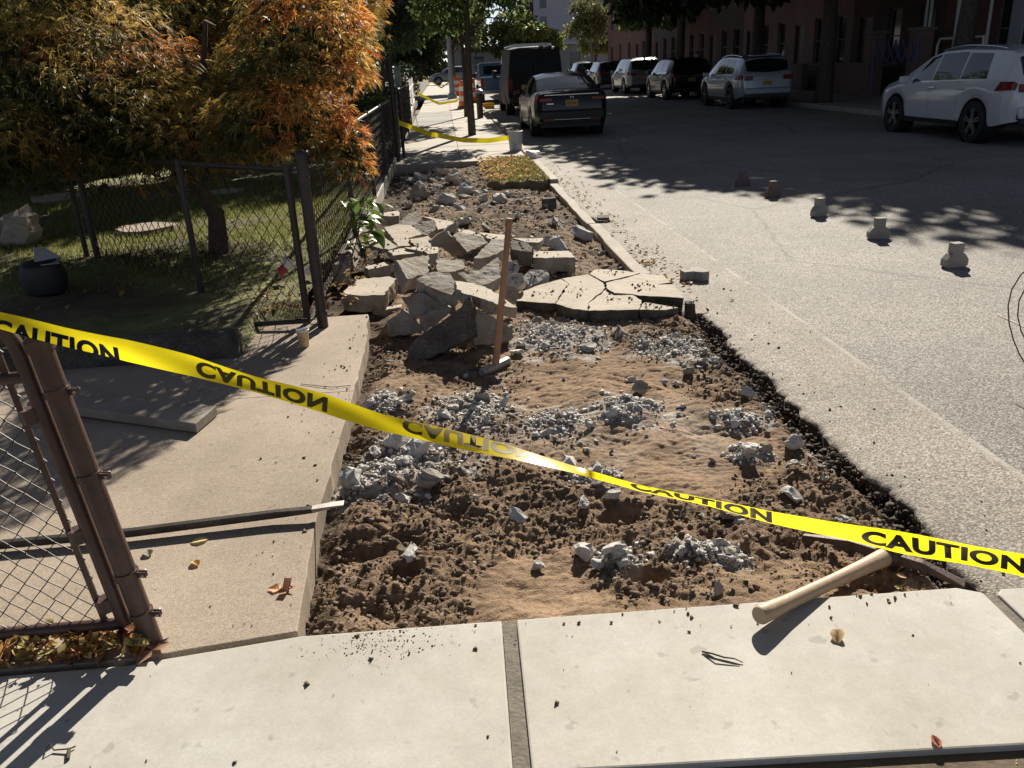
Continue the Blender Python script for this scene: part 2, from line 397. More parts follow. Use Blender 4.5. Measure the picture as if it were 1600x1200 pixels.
# road: gutter strip with a broken inner edge, then the carriageway
ys = np.concatenate([np.arange(-6, 2.0, .5), np.arange(2.0, 6.0, .012), np.arange(6.0, 16, .5), np.arange(16, 201, 5.0)])
def inner(y): return np.where((y > 2.05) & (y < 5.6), edge_x(y), np.where(y <= 2.05, 1.96, 1.60))
xe = inner(ys)
cols_ = [xe, xe - 0, xe + .03, xe + .12, xe * 0 + 2.02, xe * 0 + 2.335]
zz = [ -.3 + 0 * ys, -.012 + .012 * pnoise(ys * 9, ys * 0, 6), .004 * pnoise(ys * 14, ys * 0, 7), 0 * ys, 0 * ys, 0 * ys]
cols_[0] = xe + .02 + .03 * pnoise(ys * 12, ys * 0, 9)
V = np.stack([np.stack([c, ys, z], -1) for c, z in zip(cols_, zz)], 1).reshape(-1, 3); K = len(cols_)
i = np.arange(len(ys) - 1)[:, None] * K + np.arange(K - 1)[None, :]
F = np.stack([i, i + 1, i + K + 1, i + K], -1).reshape(-1, 4)
M['cut_soil'] = pmat('cut_soil', (.075, .056, .041), .95, var=.5, vscale=18, bump=1.0, bscale=60)
fm = np.tile(np.array([1] + [0] * (K - 2)), len(ys) - 1)
tag(np_mesh('gutter', V, F, mats=[M['gutter'], M['cut_soil']], fmat=fm), kind='structure')
b = MB()
for y0, y1 in ((-6, 20), (20, 60), (60, 200)): b.add([(2.335, y0, 0), (11.42, y0, 0), (11.42, y1, 0), (2.335, y1, 0)], [(0, 1, 2, 3)])
tag(b.build('road', M['asphalt']), kind='structure')
b = MB(); b.add([(-60, 112, .0), (2.3, 112, .0), (2.3, 126, .0), (-60, 126, .0)], [(0, 1, 2, 3)]); b.add([(11.5, 112, .0), (60, 112, .0), (60, 126, .0), (11.5, 126, .0)], [(0, 1, 2, 3)])
tag(b.build('cross_road', M['asphalt']), kind='structure')

def slab_piece(name, poly, z, th, mat, parent, bevel=.006):
    b = MB(); b.prism([(x, y, z - th) for x, y in poly], (0, 0, th))
    return b.build(name, mat, parent, bevel=bevel)
front = empty('front_sidewalk', kind='structure')
slab_piece('slab', [(-3.2, 1.49), (.052, 1.50), (.065, 2.132), (-.55, 2.142), (-1.05, 2.075), (-3.2, 2.085)], Z0, .12, M['new_concrete'], front)
slab_piece('slab', [(.098, 1.535), (1.27, 1.475), (1.565, 1.462), (1.565, 2.065), (1.50, 2.10), (.11, 2.131)], Z0, .12, M['new_concrete'], front)
slab_piece('slab', [(1.605, 1.46), (1.97, 1.45), (1.97, 2.055), (1.63, 2.075), (1.603, 2.05)], Z0, .12, M['new_concrete'], front)
slab_piece('joint', [(.054, 1.53), (.096, 1.535), (.108, 2.128), (.067, 2.128)], Z0 - .006, .1, M['joint'], front, 0)
slab_piece('joint', [(1.567, 1.44), (1.603, 1.44), (1.601, 2.04), (1.567, 2.06)], Z0 - .008, .1, M['joint'], front, 0)
rear_soil = MB(); rear_soil.add([(-8, -4, .07), (1.95, -4, .07), (1.95, 1.60, .102), (-8, 1.60, .102)], [(0, 1, 2, 3)])
tag(rear_soil.build('tree_pit_soil', M['soil']), kind='structure')

walk = empty('walkway', kind='structure')
def jag(p, q, n, amp, seed):
    r = np.random.default_rng(seed); t = np.linspace(0, 1, n + 1)[:-1]; p = np.array(p); q = np.array(q); d = q - p; nn = np.array([-d[1], d[0]]) / np.linalg.norm(d)
    return [tuple(p + d * a + nn * (r.normal() * amp if 0 < a else 0)) for a in t]
pA = jag((-.565, 2.165), (-.603, 2.84), 9, .0015, 1) + jag((-.603, 2.84), (-.592, 4.21), 14, .0025, 2) + [(-.592, 4.213), (-4.6, 4.24), (-4.6, 2.10), (-1.05, 2.10)]
slab_piece('slab', pA, Z0, .14, M['old_concrete'], walk, .004)
pB = jag((-.592, 4.219), (-.60, 5.16), 10, .0025, 3) + jag((-.60, 5.16), (-.64, 5.72), 6, .005, 4) + [(-.64, 5.72), (-1.36, 5.72), (-1.36, 4.93), (-4.6, 4.93), (-4.6, 4.246)]
slab_piece('slab', pB, Z0 - .002, .14, M['old_concrete'], walk, .004)

# kerbs
kerb = empty('kerb', kind='structure')
def kb(y0, y1, dx=0, z=.055, x0=1.475, x1=1.595):
    n = max(2, int((y1 - y0) / .25)); t = np.linspace(0, 1, n + 1)
    r = np.random.default_rng(int(y0 * 10)); yy = y0 + (y1 - y0) * t
    L_ = [(x0 + dx + .006 * r.normal(), y) for y in yy]; R_ = [(x1 + dx + .008 * r.normal(), y) for y in yy[::-1]]
    b = MB(); b.prism([(x, y, -.25) for x, y in R_ + L_], (0, 0, .25 + z)); return b.build('kerb_stone', M['kerb'], kerb, bevel=.012)
kb(6.62, 9.0); kb(9.02, 12.4, -.02); kb(12.42, 15.3, .005, .11); kb(15.33, 18.3, 0, .123)
for k in range(14): kb(18.33 + k * 3.0, 21.3 + k * 3.0, 0, .123)
kb(60.4, 112, 0, .123)
for k in range(16): kb(8 + k * 3.0, 10.97 + k * 3.0, 10.0, .13)
kb(56, 112, 10.0, .13)
rs = empty('far_side_pavement', kind='structure')
for k in range(30):
    y0 = 5 + k * 1.8
    slab_piece('slab', [(11.6, y0), (15.1, y0), (15.1, y0 + 1.79), (11.6, y0 + 1.79)], .128, .1, M['far_concrete'], rs, 0)
slab_piece('slab', [(11.6, 59), (15.1, 59), (15.1, 112), (11.6, 112)], .126, .1, M['far_concrete'], rs, 0)
fs = empty('sidewalk_beyond_the_pit', kind='structure')
M['patch'] = aggregate_mat('grey_patch', (.26, .25, .235), (.2, .19, .18), (.34, .33, .31), grain=160, gstr=.4, stain=(.9, 1.06), sscale=.7)
for k in range(22):
    y0 = 15.45 + k * 1.55
    for x0, x1 in ((-1.0, .22), (.23, 1.437)):
        slab_piece('slab', [(x0, y0), (x1, y0), (x1, y0 + 1.54), (x0, y0 + 1.54)], .12 + (.004 * ((k * 7 + int(x0 * 3)) % 3 - 1)), .16, M['patch'] if 7 <= k <= 11 and x0 < 0 else M['far_concrete'], fs, 0)
slab_piece('slab', [(-1.4, 49.6), (1.437, 49.6), (1.437, 112), (-1.4, 112)], .12, .16, M['far_concrete'], fs, 0)

# yard: soil sheet with a low border kerb
xs = np.arange(-13, -1.0, .1); ysd = np.arange(5.02, 30, .1); X, Y = np.meshgrid(xs, ysd)
Z = .19 + .03 * fbm(X, Y, .9, 3, 61) + .03 * sst(6, 9, Y)
Z = np.where((X > -1.36) & (Y < 5.75), .05, Z); Z = np.where(X > -1.06, np.minimum(Z, .16), Z)
greenish = np.clip(.55 + .8 * fbm(X, Y, 1.1, 4, 62), 0, 1)[..., None]  # noise share of green over the brown soil, same pattern as the grass
C = np.array([.075, .055, .036]) * (1 - greenish) + np.array([.19, .20, .065]) * greenish
ny, nx = X.shape; idx = np.arange(nx * ny).reshape(ny, nx)
q = np.stack([idx[:-1, :-1], idx[:-1, 1:], idx[1:, 1:], idx[1:, :-1]], -1).reshape(-1, 4)
M['yard'] = pmat('yard_soil', rough=.95, vcol=True, var=.35, vscale=9, bump=.8, bscale=35)
tag(np_mesh('yard_ground', np.stack([X, Y, Z], -1).reshape(-1, 3), q, M['yard'], col=C.reshape(-1, 3), smooth=True), kind='structure')
def yard_z(x, y): return .19 + .03 * fbm(x, y, .9, 3, 61) + .03 * sst(6, 9, y)
bk = empty('yard_border', kind='structure')
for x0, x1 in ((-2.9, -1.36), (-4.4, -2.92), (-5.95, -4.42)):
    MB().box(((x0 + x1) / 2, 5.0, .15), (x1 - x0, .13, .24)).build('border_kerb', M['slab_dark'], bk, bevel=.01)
yk = empty('fence_footing', kind='structure')           # concrete footing under the street-side fence
for k in range(6):
    y0 = 7.0 + k * 1.5
    MB().box((-.985 - .005 * k, y0 + .745, .11), (.12, 1.48, .20)).build('footing_block', M['kerb'], yk, bevel=.015)
far_l = MB(); far_l.box((-14, 70, .0), (25.2, 84, .26)); tag(far_l.build('far_gardens', M['yard'] if False else M['soil']), kind='structure')
from mathutils import noise as mnoise
# ------------------------------------------------------------------ broken concrete: slabs, chunks, crumbs
def slab(px, z, n, th, mats, label=None, name='concrete_slab', cat='slab', group=None, parent=None, jit=.006, seed=0, z_at=None, under=.0):
    """a broken slab: outline of its upper face given in photo pixels on a real plane (height z, normal n), thickness th"""
    r = np.random.default_rng(seed + 100)
    n = np.array(n, float); n /= np.linalg.norm(n)
    c = np.mean(np.array(px), 0) if z_at is None else np.array(z_at); p0 = g(c[0], c[1], z)
    P = [onplane(x, y, p0, n) for x, y in px]
    a = np.cross(n, [0, 1, 0]); a /= np.linalg.norm(a); bb = np.cross(n, a)
    cen = np.mean(P, 0); out = []
    for i in range(len(P)):
        p, q = P[i], P[(i + 1) % len(P)]; L_ = np.linalg.norm(q - p); k = max(1, int(L_ / .035))
        for j in range(k):
            t = j / k; s = jit * (1 if j else .4)
            out.append(p + (q - p) * t + a * r.normal() * s + bb * r.normal() * s)
    m = len(out); out = np.array(out)
    if mats[0] is not M['slab_grey']:
        for k in range(26 if parent else 9):
            w_ = r.dirichlet(np.ones(len(P)) * .8); GRIT.append(sum(w_[i] * P[i] for i in range(len(P))) + n * .006)
    d = np.linalg.norm(np.cross(np.roll(out, -1, 0) - out, n), axis=1)
    mid = cen + (out - cen) * (1.0 + r.normal(0, .012, (m, 1))) - n * th * .5 + r.normal(0, jit * .8, (m, 3))
    low = cen + (out - cen) * (.97 + r.normal(0, .025, (m, 1))) - n * th + r.normal(0, jit, (m, 3))
    inn = out + (cen - out) / np.linalg.norm(cen - out, axis=1)[:, None] * .0015 + n * .001          # tiny worn arris
    V = np.concatenate([inn, out, mid, low]) - cen
    bm = bmesh.new(); vs = [bm.verts.new(v) for v in V]
    f = bm.faces.new(vs[:m]); f.material_index = 0
    for k in range(3):
        for j in range(m):
            j2 = (j + 1) % m
            q = bm.faces.new((vs[k * m + j], vs[k * m + j2], vs[(k + 1) * m + j2], vs[(k + 1) * m + j])); q.material_index = 0 if k == 0 else 1
    f = bm.faces.new(vs[3 * m:][::-1]); f.material_index = 1
    bmesh.ops.recalc_face_normals(bm, faces=bm.faces)
    rough = .009 if mats[0] is not M['slab_top'] else .0025
    bmesh.ops.triangulate(bm, faces=bm.faces[:], quad_method='BEAUTY', ngon_method='BEAUTY')
    for cut in (.10, .055, .032):
        big = [e for e in bm.edges if e.calc_length() > cut]
        if big: bmesh.ops.subdivide_edges(bm, edges=big, cuts=1); bmesh.ops.triangulate(bm, faces=[f for f in bm.faces if len(f.verts) > 3])
    nv = Vector(n); off_ = Vector((seed * 3.7, seed * 1.3, 0))
    for v in bm.verts:
        hgt = v.co.dot(nv); amp = rough if hgt > -.012 else .007
        nz = mnoise.noise(v.co * 14 + off_) * .6 + mnoise.noise(v.co * 37 + off_) * .5
        v.co += nv * nz * amp + (mnoise.noise_vector(v.co * 25 + off_) * .006 if hgt <= -.012 else mnoise.noise_vector(v.co * 30 + off_) * .0015)
    me = bpy.data.meshes.new(name); bm.to_mesh(me); bm.free()
    for mm in mats: me.materials.append(mm)
    o = bpy.data.objects.new(name, me); COL.objects.link(o); o.location = cen
    if parent: o.parent = parent; o.location = cen - np.array(parent.location)
    else: tag(o, label, cat, group)
    return o
GRIT = []
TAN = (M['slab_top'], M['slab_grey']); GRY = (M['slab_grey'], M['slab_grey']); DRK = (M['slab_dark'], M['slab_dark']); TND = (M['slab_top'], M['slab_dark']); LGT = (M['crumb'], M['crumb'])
def c6(pts): return [(540 + x / 4.444, 300 + y / 4.444) for x, y in pts]
def c9(pts): return [(800 + x / 5, 400 + y / 5) for x, y in pts]
RUB = 'broken concrete slabs in the rubble pile'
UP = (0, 0, 1)
PILE = [
 ([(233,148),(360,130),(378,150),(370,165),(300,170),(262,165)], .20, UP, .14, TAN, 'round-cornered tan block at the far left of the rubble pile by the fence'),
 ([(362,222),(440,148),(515,143),(527,195),(470,236),(380,236)], .20, (-.15,-.25,.95), .1, GRY, 'grey tilted slab right of the round-cornered block at the far end of the pile'),
 ([(470,240),(522,202),(612,190),(626,255),(570,302),(498,270)], .23, (.1,-.42,.9), .1, GRY, 'jagged grey lump in front of the flat bright slab at the far end of the pile'),
 ([(525,168),(740,205),(770,235),(640,262),(615,195)], .14, UP, .09, TAN, 'flat bright slab at the very back of the rubble pile on the brown soil'),
 ([(268,245),(360,225),(460,232),(532,292),(432,322),(480,370),(365,378)], .25, (0,-.08,1), .09, TAN, 'large flat tan slab with a small dark clod on it at the left of the pile'),
 ([(440,328),(580,305),(602,378),(492,382)], .24, (0,-.1,1), .08, TAN, 'small flat greyish slab right beside the large tan slab with the clod'),
 ([(590,337),(765,205),(778,250),(650,332)], .30, (.45,-.8,.3), .09, GRY, 'narrow slab standing on edge with a bright top edge, back middle of the pile'),
 ([(592,340),(700,272),(760,320),(792,425),(745,440),(650,372),(590,372)], .25, (-.3,-.9,.35), .12, GRY, 'smooth shadowed block leaning below the slab that stands on edge'),
 ([(752,308),(790,272),(930,308),(990,352),(842,420)], .32, (.22,-.28,.94), .12, GRY, 'wedge-shaped grey slab with a smooth left side in the middle of the pile'),
 ([(770,262),(860,265),(935,295),(965,325),(900,312),(800,282)], .22, UP, .08, TAN, 'narrow bright tan slab behind the wedge-shaped grey slab'),
 ([(932,280),(1112,300),(1100,335),(985,322)], .20, UP, .08, TAN, 'thin tan slab lying just left of the top half of the upright sledgehammer handle'),
 ([(890,462),(1010,327),(1100,330),(1108,395),(1000,450)], .36, (.1,-.22,.96), .12, GRY, 'pointed grey slab leaning left of the upright sledgehammer handle'),
 ([(740,462),(952,382),(895,462)], .26, (0,-.9,.4), .06, DRK, 'thin dark sliver under the left edge of the pointed grey slab'),
 ([(130,320),(235,292),(290,330),(362,382),(300,402),(180,375)], .26, (-.1,-.08,1), .05, TAN, 'thin tan slab with orange leaves on its edge overhanging the leafy plant'),
 ([(405,385),(560,376),(580,378),(535,415),(470,400)], .29, UP, .07, TAN, 'bright flat splinter in the middle left of the pile, behind the rough square slab'),
 ([(545,412),(590,380),(645,385),(640,425),(575,430)], .30, UP, .10, TAN, 'bright little tan block directly behind the right corner of the rough square slab'),
 ([(300,408),(400,390),(535,420),(330,442)], .27, UP, .07, TAN, 'long thin tan strip with a dark hollow under it at the left of the pile'),
 ([(350,472),(575,432),(578,560),(432,605)], .37, (.38,-.22,.9), .14, GRY, 'rough square grey slab with a smooth tan left side, left front of the pile'),
 ([(625,472),(800,468),(835,520),(760,552),(640,555)], .30, (0,-.15,.98), .12, GRY, 'pale grey block right of the rough square slab'),
 ([(775,560),(920,548),(1060,448),(1082,590),(950,662),(850,625)], .38, (.05,-.33,.93), .12, GRY, 'largest rough grey slab, its right corner behind the sledgehammer handle'),
 ([(492,607),(600,553),(720,560),(775,645),(765,720),(660,690),(560,650)], .37, (0,-.3,.95), .12, GRY, 'coarse dark grey slab in front of the rough square slab'),
 ([(758,618),(890,632),(1010,680),(1192,803),(1100,792),(930,737),(800,697)], .38, (.08,-.02,1), .085, TAN, 'long slab with a bright narrow top running behind the sledgehammer handle'),
 ([(383,730),(535,698),(650,760),(735,808),(665,885),(520,862),(462,880)], .22, (-.05,-.95,.3), .12, GRY, 'shadowed upright slab at the left front of the pile above the smaller blocks'),
 ([(280,905),(395,820),(460,880),(540,935),(530,975),(300,1000)], .12, (-.1,-.95,.25), .12, GRY, 'shadowed block with a small bright top lowest at the left front of the pile'),
 ([(530,865),(670,790),(735,808),(665,890),(560,970)], .20, (.3,-.9,.25), .10, GRY, 'shadowed block wedged behind the big dark leaning slab'),
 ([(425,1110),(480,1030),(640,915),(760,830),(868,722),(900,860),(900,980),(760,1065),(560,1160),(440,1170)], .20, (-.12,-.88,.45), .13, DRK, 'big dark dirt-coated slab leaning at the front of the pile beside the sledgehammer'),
 ([(905,815),(1000,850),(1160,960),(1145,1030),(900,1065),(890,990)], .17, (.4,-.72,.5), .11, GRY, 'grey slab leaning on the right side of the big dark slab behind the sledgehammer handle'),
 ([(1150,335),(1250,345),(1300,385),(1290,415),(1150,400)], .30, (0,-.2,.95), .17, DRK, 'block with a dark pebbly top just right of the upper sledgehammer handle'),
 ([(1160,322),(1370,320),(1350,350),(1260,348)], .26, UP, .08, TAN, 'tan slab behind the block with the dark pebbly top'),
 ([(1297,457),(1312,412),(1550,408),(1592,455)], .20, UP, .16, TAN, 'neat tan block lying alone right of the pile behind the cracked slab'),
 ([(1118,590),(1165,562),(1225,560),(1245,630),(1200,660),(1130,650)], .22, (0,-.75,.6), .13, LGT, 'pale angular rock right of the sledgehammer handle, nearest the neat tan block'),
 ([(1245,570),(1290,535),(1390,545),(1420,590),(1290,655),(1240,620)], .15, (0,-.45,.85), .12, LGT, 'pale rock between the neat tan block and the cracked slab'),
 ([(1125,480),(1190,475),(1210,525),(1180,560),(1120,570)], .22, (.1,-.6,.6), .1, LGT, 'small pale rock under the block with the dark pebbly top'),
 ([(1095,640),(1150,650),(1205,690),(1185,770),(1110,720)], .22, (.2,-.8,.45), .1, GRY, 'grey rock touching the left tip of the cracked slab'),
 ([(130,522),(300,478),(312,505),(160,540)], .20, UP, .10, TAN, 'tan block with a shadowed front right of the leafy plant'),
 ([(180,815),(385,780),(378,800),(200,830)], .05, UP, .09, TAN, 'low slab half buried in shadow left of the rubble front'),
]
for i, (pl, z, n, th, mt, lb) in enumerate(PILE):
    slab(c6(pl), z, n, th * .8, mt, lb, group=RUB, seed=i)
slab([(534,459),(556,437),(608,432),(620,436),(599,461),(560,462)], .17, UP, .125, TAN, 'wide tan slab with leaf bits on it between the walkway and the rubble', group=RUB, seed=77)
# the cracked pavement slab: one thing, its pieces parted by cracks
cs = empty('cracked_slab', g(930, 460, .12), label='large pale cracked pavement slab lying flat right of the sledgehammer', cat='slab')
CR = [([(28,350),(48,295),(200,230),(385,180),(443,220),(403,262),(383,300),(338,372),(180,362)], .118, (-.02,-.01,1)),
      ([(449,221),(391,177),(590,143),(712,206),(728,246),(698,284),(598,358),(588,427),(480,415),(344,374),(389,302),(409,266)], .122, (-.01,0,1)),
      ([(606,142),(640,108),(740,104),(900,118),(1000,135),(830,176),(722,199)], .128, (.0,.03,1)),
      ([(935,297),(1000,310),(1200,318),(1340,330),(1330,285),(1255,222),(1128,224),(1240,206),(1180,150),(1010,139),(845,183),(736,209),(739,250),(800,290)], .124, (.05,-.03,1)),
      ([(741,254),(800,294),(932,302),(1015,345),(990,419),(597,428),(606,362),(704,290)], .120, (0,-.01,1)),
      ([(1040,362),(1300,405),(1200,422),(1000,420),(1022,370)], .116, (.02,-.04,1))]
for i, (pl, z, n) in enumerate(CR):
    slab(c9(pl), z, n, .115, TND, name='slab_piece', parent=cs, jit=.0035, seed=40 + i)  # side colour holds both dark soil and the shade of the front faces
slab(c9([(1345,348),(1422,358),(1432,372),(1370,372)]), .10, UP, .14, DRK, 'dark lump of kerb at the right tip of the cracked slab by the asphalt', name='kerb_lump', cat='rubble', seed=60)

# ---- chunk shapes: angular hulls shared between the copies
def hull_mesh(name, seed, npts=14, flat=.7, sub=False):
    r = np.random.default_rng(seed); P = r.normal(size=(npts, 3)); P /= np.linalg.norm(P, axis=1)[:, None]; P *= r.uniform(.75, 1.1, (npts, 1)); P[:, 2] *= flat; P[:, 0] *= 1.2
    bm = bmesh.new()
    for p in P: bm.verts.new(p)
    res = bmesh.ops.convex_hull(bm, input=bm.verts)
    bmesh.ops.delete(bm, geom=[v for v in bm.verts if not v.link_faces], context='VERTS')
    if sub:
        bmesh.ops.subdivide_edges(bm, edges=bm.edges[:], cuts=1, use_grid_fill=True)
        for v in bm.verts: v.co += Vector(r.normal(0, .07, 3))
    bmesh.ops.recalc_face_normals(bm, faces=bm.faces); bmesh.ops.triangulate(bm, faces=bm.faces[:])
    me = bpy.data.meshes.new(name); bm.to_mesh(me); bm.free(); return me
HULL = [hull_mesh('concrete_chunk', 200 + i, 13 + i, .6 + .05 * (i % 4), True) for i in range(10)]
for me in HULL: me.materials.append(M['crumb'])
HULLD = []
for i in range(4):
    me = hull_mesh('concrete_chunk', 260 + i, 14, .7, True); me.materials.append(M['slab_grey']); HULLD.append(me)
def chunk(x, y, s, i, label, group, mesh=None, name='concrete_chunk', sink=.25, cat='rubble', z=None):
    o = bpy.data.objects.new(name, mesh or HULL[i % 10]); COL.objects.link(o)
    zz_ = float(H(x, y)) if z is None else z
    o.location = (x, y, zz_ + s * .6 * (1 - sink)); o.scale = (s * rng.uniform(.8, 1.25), s * rng.uniform(.75, 1.1), s * rng.uniform(.75, 1.15)); o.rotation_euler = (rng.uniform(-.6, .6), rng.uniform(-.6, .6), rng.uniform(0, 6.3))
    return tag(o, label, cat, group)
# the chunks one can point out
NAMED = [(674, 765, .068, 'round grey-brown stone at the near edge of the largest crumbled concrete heap', HULLD[0]),
 (1003, 612, .055, 'dark clod of concrete standing above the middle crumbled heap', HULLD[1]), (970, 527, .055, 'tan block standing upright in front of the cracked slab', HULLD[2]),
 (918, 545, .06, 'grey stone at the near right of the pale heap in front of the cracked slab', HULL[0]), (1078, 580, .045, 'small dark angular stone near the asphalt edge right of the upper heaps', HULLD[3]),
 (1172, 712, .065, 'pyramid-shaped grey chunk near the asphalt edge', HULL[2]), (1243, 694, .05, 'grey chunk right of the pyramid-shaped chunk by the asphalt edge', HULL[3]),
 (1148, 808, .05, 'dark grey chunk below the word on the caution tape', HULLD[2]), (1240, 770, .045, 'pale chunk just above the caution tape near the right edge of the dirt', HULL[4]),
 (1150, 662, .035, 'small bright stone left of the pyramid-shaped chunk', HULL[5]), (887, 735, .055, 'grey chunk just behind the middle of the caution tape', HULL[6]),
 (915, 865, .045, 'dark-sided chunk left of the lower crumbled heap', HULL[7]), (808, 812, .035, 'small grey stone below the middle of the caution tape', HULL[8]),
 (912, 790, .04, 'grey stone below the caution tape left of the dark pit', HULL[9]), (642, 872, .035, 'small white stone on dark soil at the lower left', HULL[1]),
 (958, 778, .04, 'pale stone on the rim of the dark pit', HULL[0]), (1120, 940, .032, 'small dark stone at the rim of the white front slab', HULLD[1]),
 (620, 705, .075, 'large grey lump at the left of the largest crumbled heap', HULL[3]), (655, 718, .07, 'grey lump in the middle of the largest crumbled heap', HULL[5]), (550, 765, .065, 'grey lump wedged against the walkway edge', HULL[6]), (840, 880, .03, 'small grey stone in the smooth sand left of the lower heap', HULL[2]),
 (690, 700, .055, 'grey lump at the right of the largest crumbled heap under the tape', HULL[7])]
for i, (px, py, s, lb, me) in enumerate(NAMED):
    p = g(px, py, .06); chunk(p[0], p[1] + s * .3, s, i, lb, None, me, sink=.15)
p = g(655, 305, .1); chunk(p[0], p[1], .16, 0, 'biggest grey boulder of the far pit near the fence', None, HULLD[0], sink=.1)
p = g(858, 322, .06); MB().box((p[0], p[1], float(H(p[0], p[1])) + .06), (.17, .09, .14), .1).build('dark_brick', M['slab_dark'], bevel=.008).update_tag()
tag(bpy.data.objects['dark_brick'], 'black square brick standing in the far pit near the kerb', 'brick')
# scattered small chunks and crumb heaps
SMALL = 'small grey concrete chunks'
n_small = 0
def smalls(n, fn, smin, smax):
    global n_small
    for k in range(n):
        x, y = fn(); s = smin * (smax / smin) ** (rng.random() ** 2.2)
        if y > 2.2 and x < edge_x(y) - .06 and x > -.55:
            chunk(x, y, s, rng.integers(10), 'small grey chunk of broken concrete lying loose on the dirt', SMALL, HULLD[rng.integers(4)] if rng.random() < .2 else None); n_small += 1
for hx, hy, rx, ry, h in HEAPS:
    smalls(int(5 + 330 * rx * ry), lambda: (hx + rng.normal() * rx * .6, hy + rng.normal() * ry * .6), .016, .045)
smalls(34, lambda: (rng.uniform(-.5, 1.55), rng.uniform(2.3, 5.3)), .012, .03)
smalls(22, lambda: (edge_x(3.) - abs(rng.normal()) * .22 - .05, rng.uniform(2.4, 5.0)), .014, .04)
FARC = 'grey concrete chunks in the far pit'
for k in range(105):
    if k < 60: x, y = rng.uniform(-.75, 1.35), 7.2 + 7.2 * rng.random() ** .8
    else: x, y = rng.normal(-.25, .3), rng.normal(13.4, .8)
    if y > 14.9 or (x > .5 and y > 12.1): continue
    chunk(x, y, .03 * (.14 / .03) ** (rng.random() ** 1.7), rng.integers(10), 'grey concrete chunk lying in the far part of the pit', FARC, HULLD[rng.integers(4)] if rng.random() < .25 else None)

def crumbs(name, P, S, mat, seed=0, label=None, cat=None, parent=None, flat=.75):
    """many tiny hulls joined into one 'stuff' mesh"""
    r = np.random.default_rng(seed); T = []
    for i in range(6):
        me = hull_mesh('t', 300 + i + seed, 8, flat); v = np.zeros(len(me.vertices) * 3); me.vertices.foreach_get('co', v)
        T.append((v.reshape(-1, 3), np.array([p.vertices[:] for p in me.polygons]))); bpy.data.meshes.remove(me)
    VV = []; FF = []; off = 0
    for p, s in zip(P, S):
        v, f = T[r.integers(6)]; a = r.uniform(0, 6.283); c_, s_ = math.cos(a), math.sin(a); t = r.uniform(-.6, .6)
        R_ = np.array([[c_, -s_, 0], [s_, c_, 0], [0, 0, 1]]) @ np.array([[1, 0, 0], [0, math.cos(t), -math.sin(t)], [0, math.sin(t), math.cos(t)]])
        VV.append((v * s * r.uniform(.7, 1.3, 3)) @ R_.T + p); FF.append(f + off); off += len(v)
    o = np_mesh(name, np.concatenate(VV), np.concatenate(FF), mat, parent)
    return tag(o, label, cat, None, 'stuff')
PL, SL = [], []
for hx, hy, rx, ry, h in HEAPS:
    n = int(600 + 46000 * rx * ry)
    x = hx + rng.normal(size=n) * rx * .62; y = hy + rng.normal(size=n) * ry * .62
    ok = (x < edge_x(y) - .03) & (x > -.575) & (y > 2.16) & (fbm(x, y, .14, 3, 47) + rng.random(len(x)) * .7 > .12); x, y = x[ok], y[ok]; s = .0022 * (.02 / .0022) ** (rng.random(len(x)) ** 3.4)
    PL.append(np.stack([x, y, H(x, y) + s * .3], -1)); SL.append(s)
crumbs('crumbled_concrete', np.concatenate(PL), np.concatenate(SL), M['crumb'], 1, 'heaps of pale crumbled concrete grit on the brown dirt', 'rubble')
n = 20000; x = rng.uniform(-.58, 1.75, n); y = 2.2 + 3.3 * rng.random(n) ** 1.2; ok = (x < edge_x(y) - .01) & (rough_mask(x, y) + rng.random(n) * .7 > .95); x, y = x[ok], y[ok]
s = .003 * (.019 / .003) ** (rng.random(len(x)) ** 2.4)
crumbs('soil_clods', np.stack([x, y, H(x, y) + s * .25], -1), s, M['brown_crumb'], 2, 'loose dark clods of soil over the dug-up dirt', 'soil')
n = 3000; x = rng.uniform(-.85, 1.5, n); y = rng.uniform(6.4, 15, n); s = .012 * (.04 / .012) ** (rng.random(n) ** 2.2)
crumbs('far_pit_debris', np.stack([x, y, H(x, y) + s * .2], -1), s, M['slab_grey'], 3, 'gravelly debris covering the far part of the pit', 'rubble')
n = 5200; y = 2.2 + 3.4 * rng.random(n); x = edge_x(y) - .005 - np.abs(rng.normal(0, .07, n)); s = .003 * (.026 / .003) ** (rng.random(n) ** 2.4)
crumbs('rim_soil_clods', np.stack([x, y, np.minimum(H(x, y) + .10 * np.exp(-((edge_x(y) - x) / .07) ** 2) * rng.random(n) + s * .3, .0)], -1), s, M['cut_soil'], 5, 'black soil clods banked under the broken asphalt edge', 'soil')
crumbs('slab_grit', np.array(GRIT), .003 * (.017 / .003) ** (rng.random(len(GRIT)) ** 2.2), M['clod'], 6, 'dirt grit lying on the tops of the broken slabs', 'rubble')
# dark dirt crumbs along the pit rim and on the walkway, slab and road
n = 260; y = rng.uniform(2.2, 5.7, n); x = -.60 - np.abs(rng.normal(0, .16, n)); P1 = np.stack([x, y, 0 * x + Z0 + .003], -1)
n2 = 90; x = rng.uniform(-.6, 1.5, n2); y = 2.12 - np.abs(rng.normal(0, .06, n2)); P2 = np.stack([x, y, 0 * x + Z0 + .003], -1)
n3 = 380; y = rng.uniform(2.2, 9.5, n3); x = edge_x(y) + .02 + np.abs(rng.normal(0, .22, n3)); P3 = np.stack([x, y, 0 * x + .003], -1)
n4 = 50; x = rng.uniform(-3, 1.5, n4); y = rng.uniform(1.5, 2.1, n4); P4 = np.stack([x, y, 0 * x + Z0 + .002], -1)
n5 = 420; q5 = g(598, 1006, Z0); P5 = np.stack([q5[0] + rng.normal(0, .085, n5), np.minimum(q5[1] + rng.normal(0, .045, n5), 2.125), np.full(n5, Z0 + .0005)], -1)
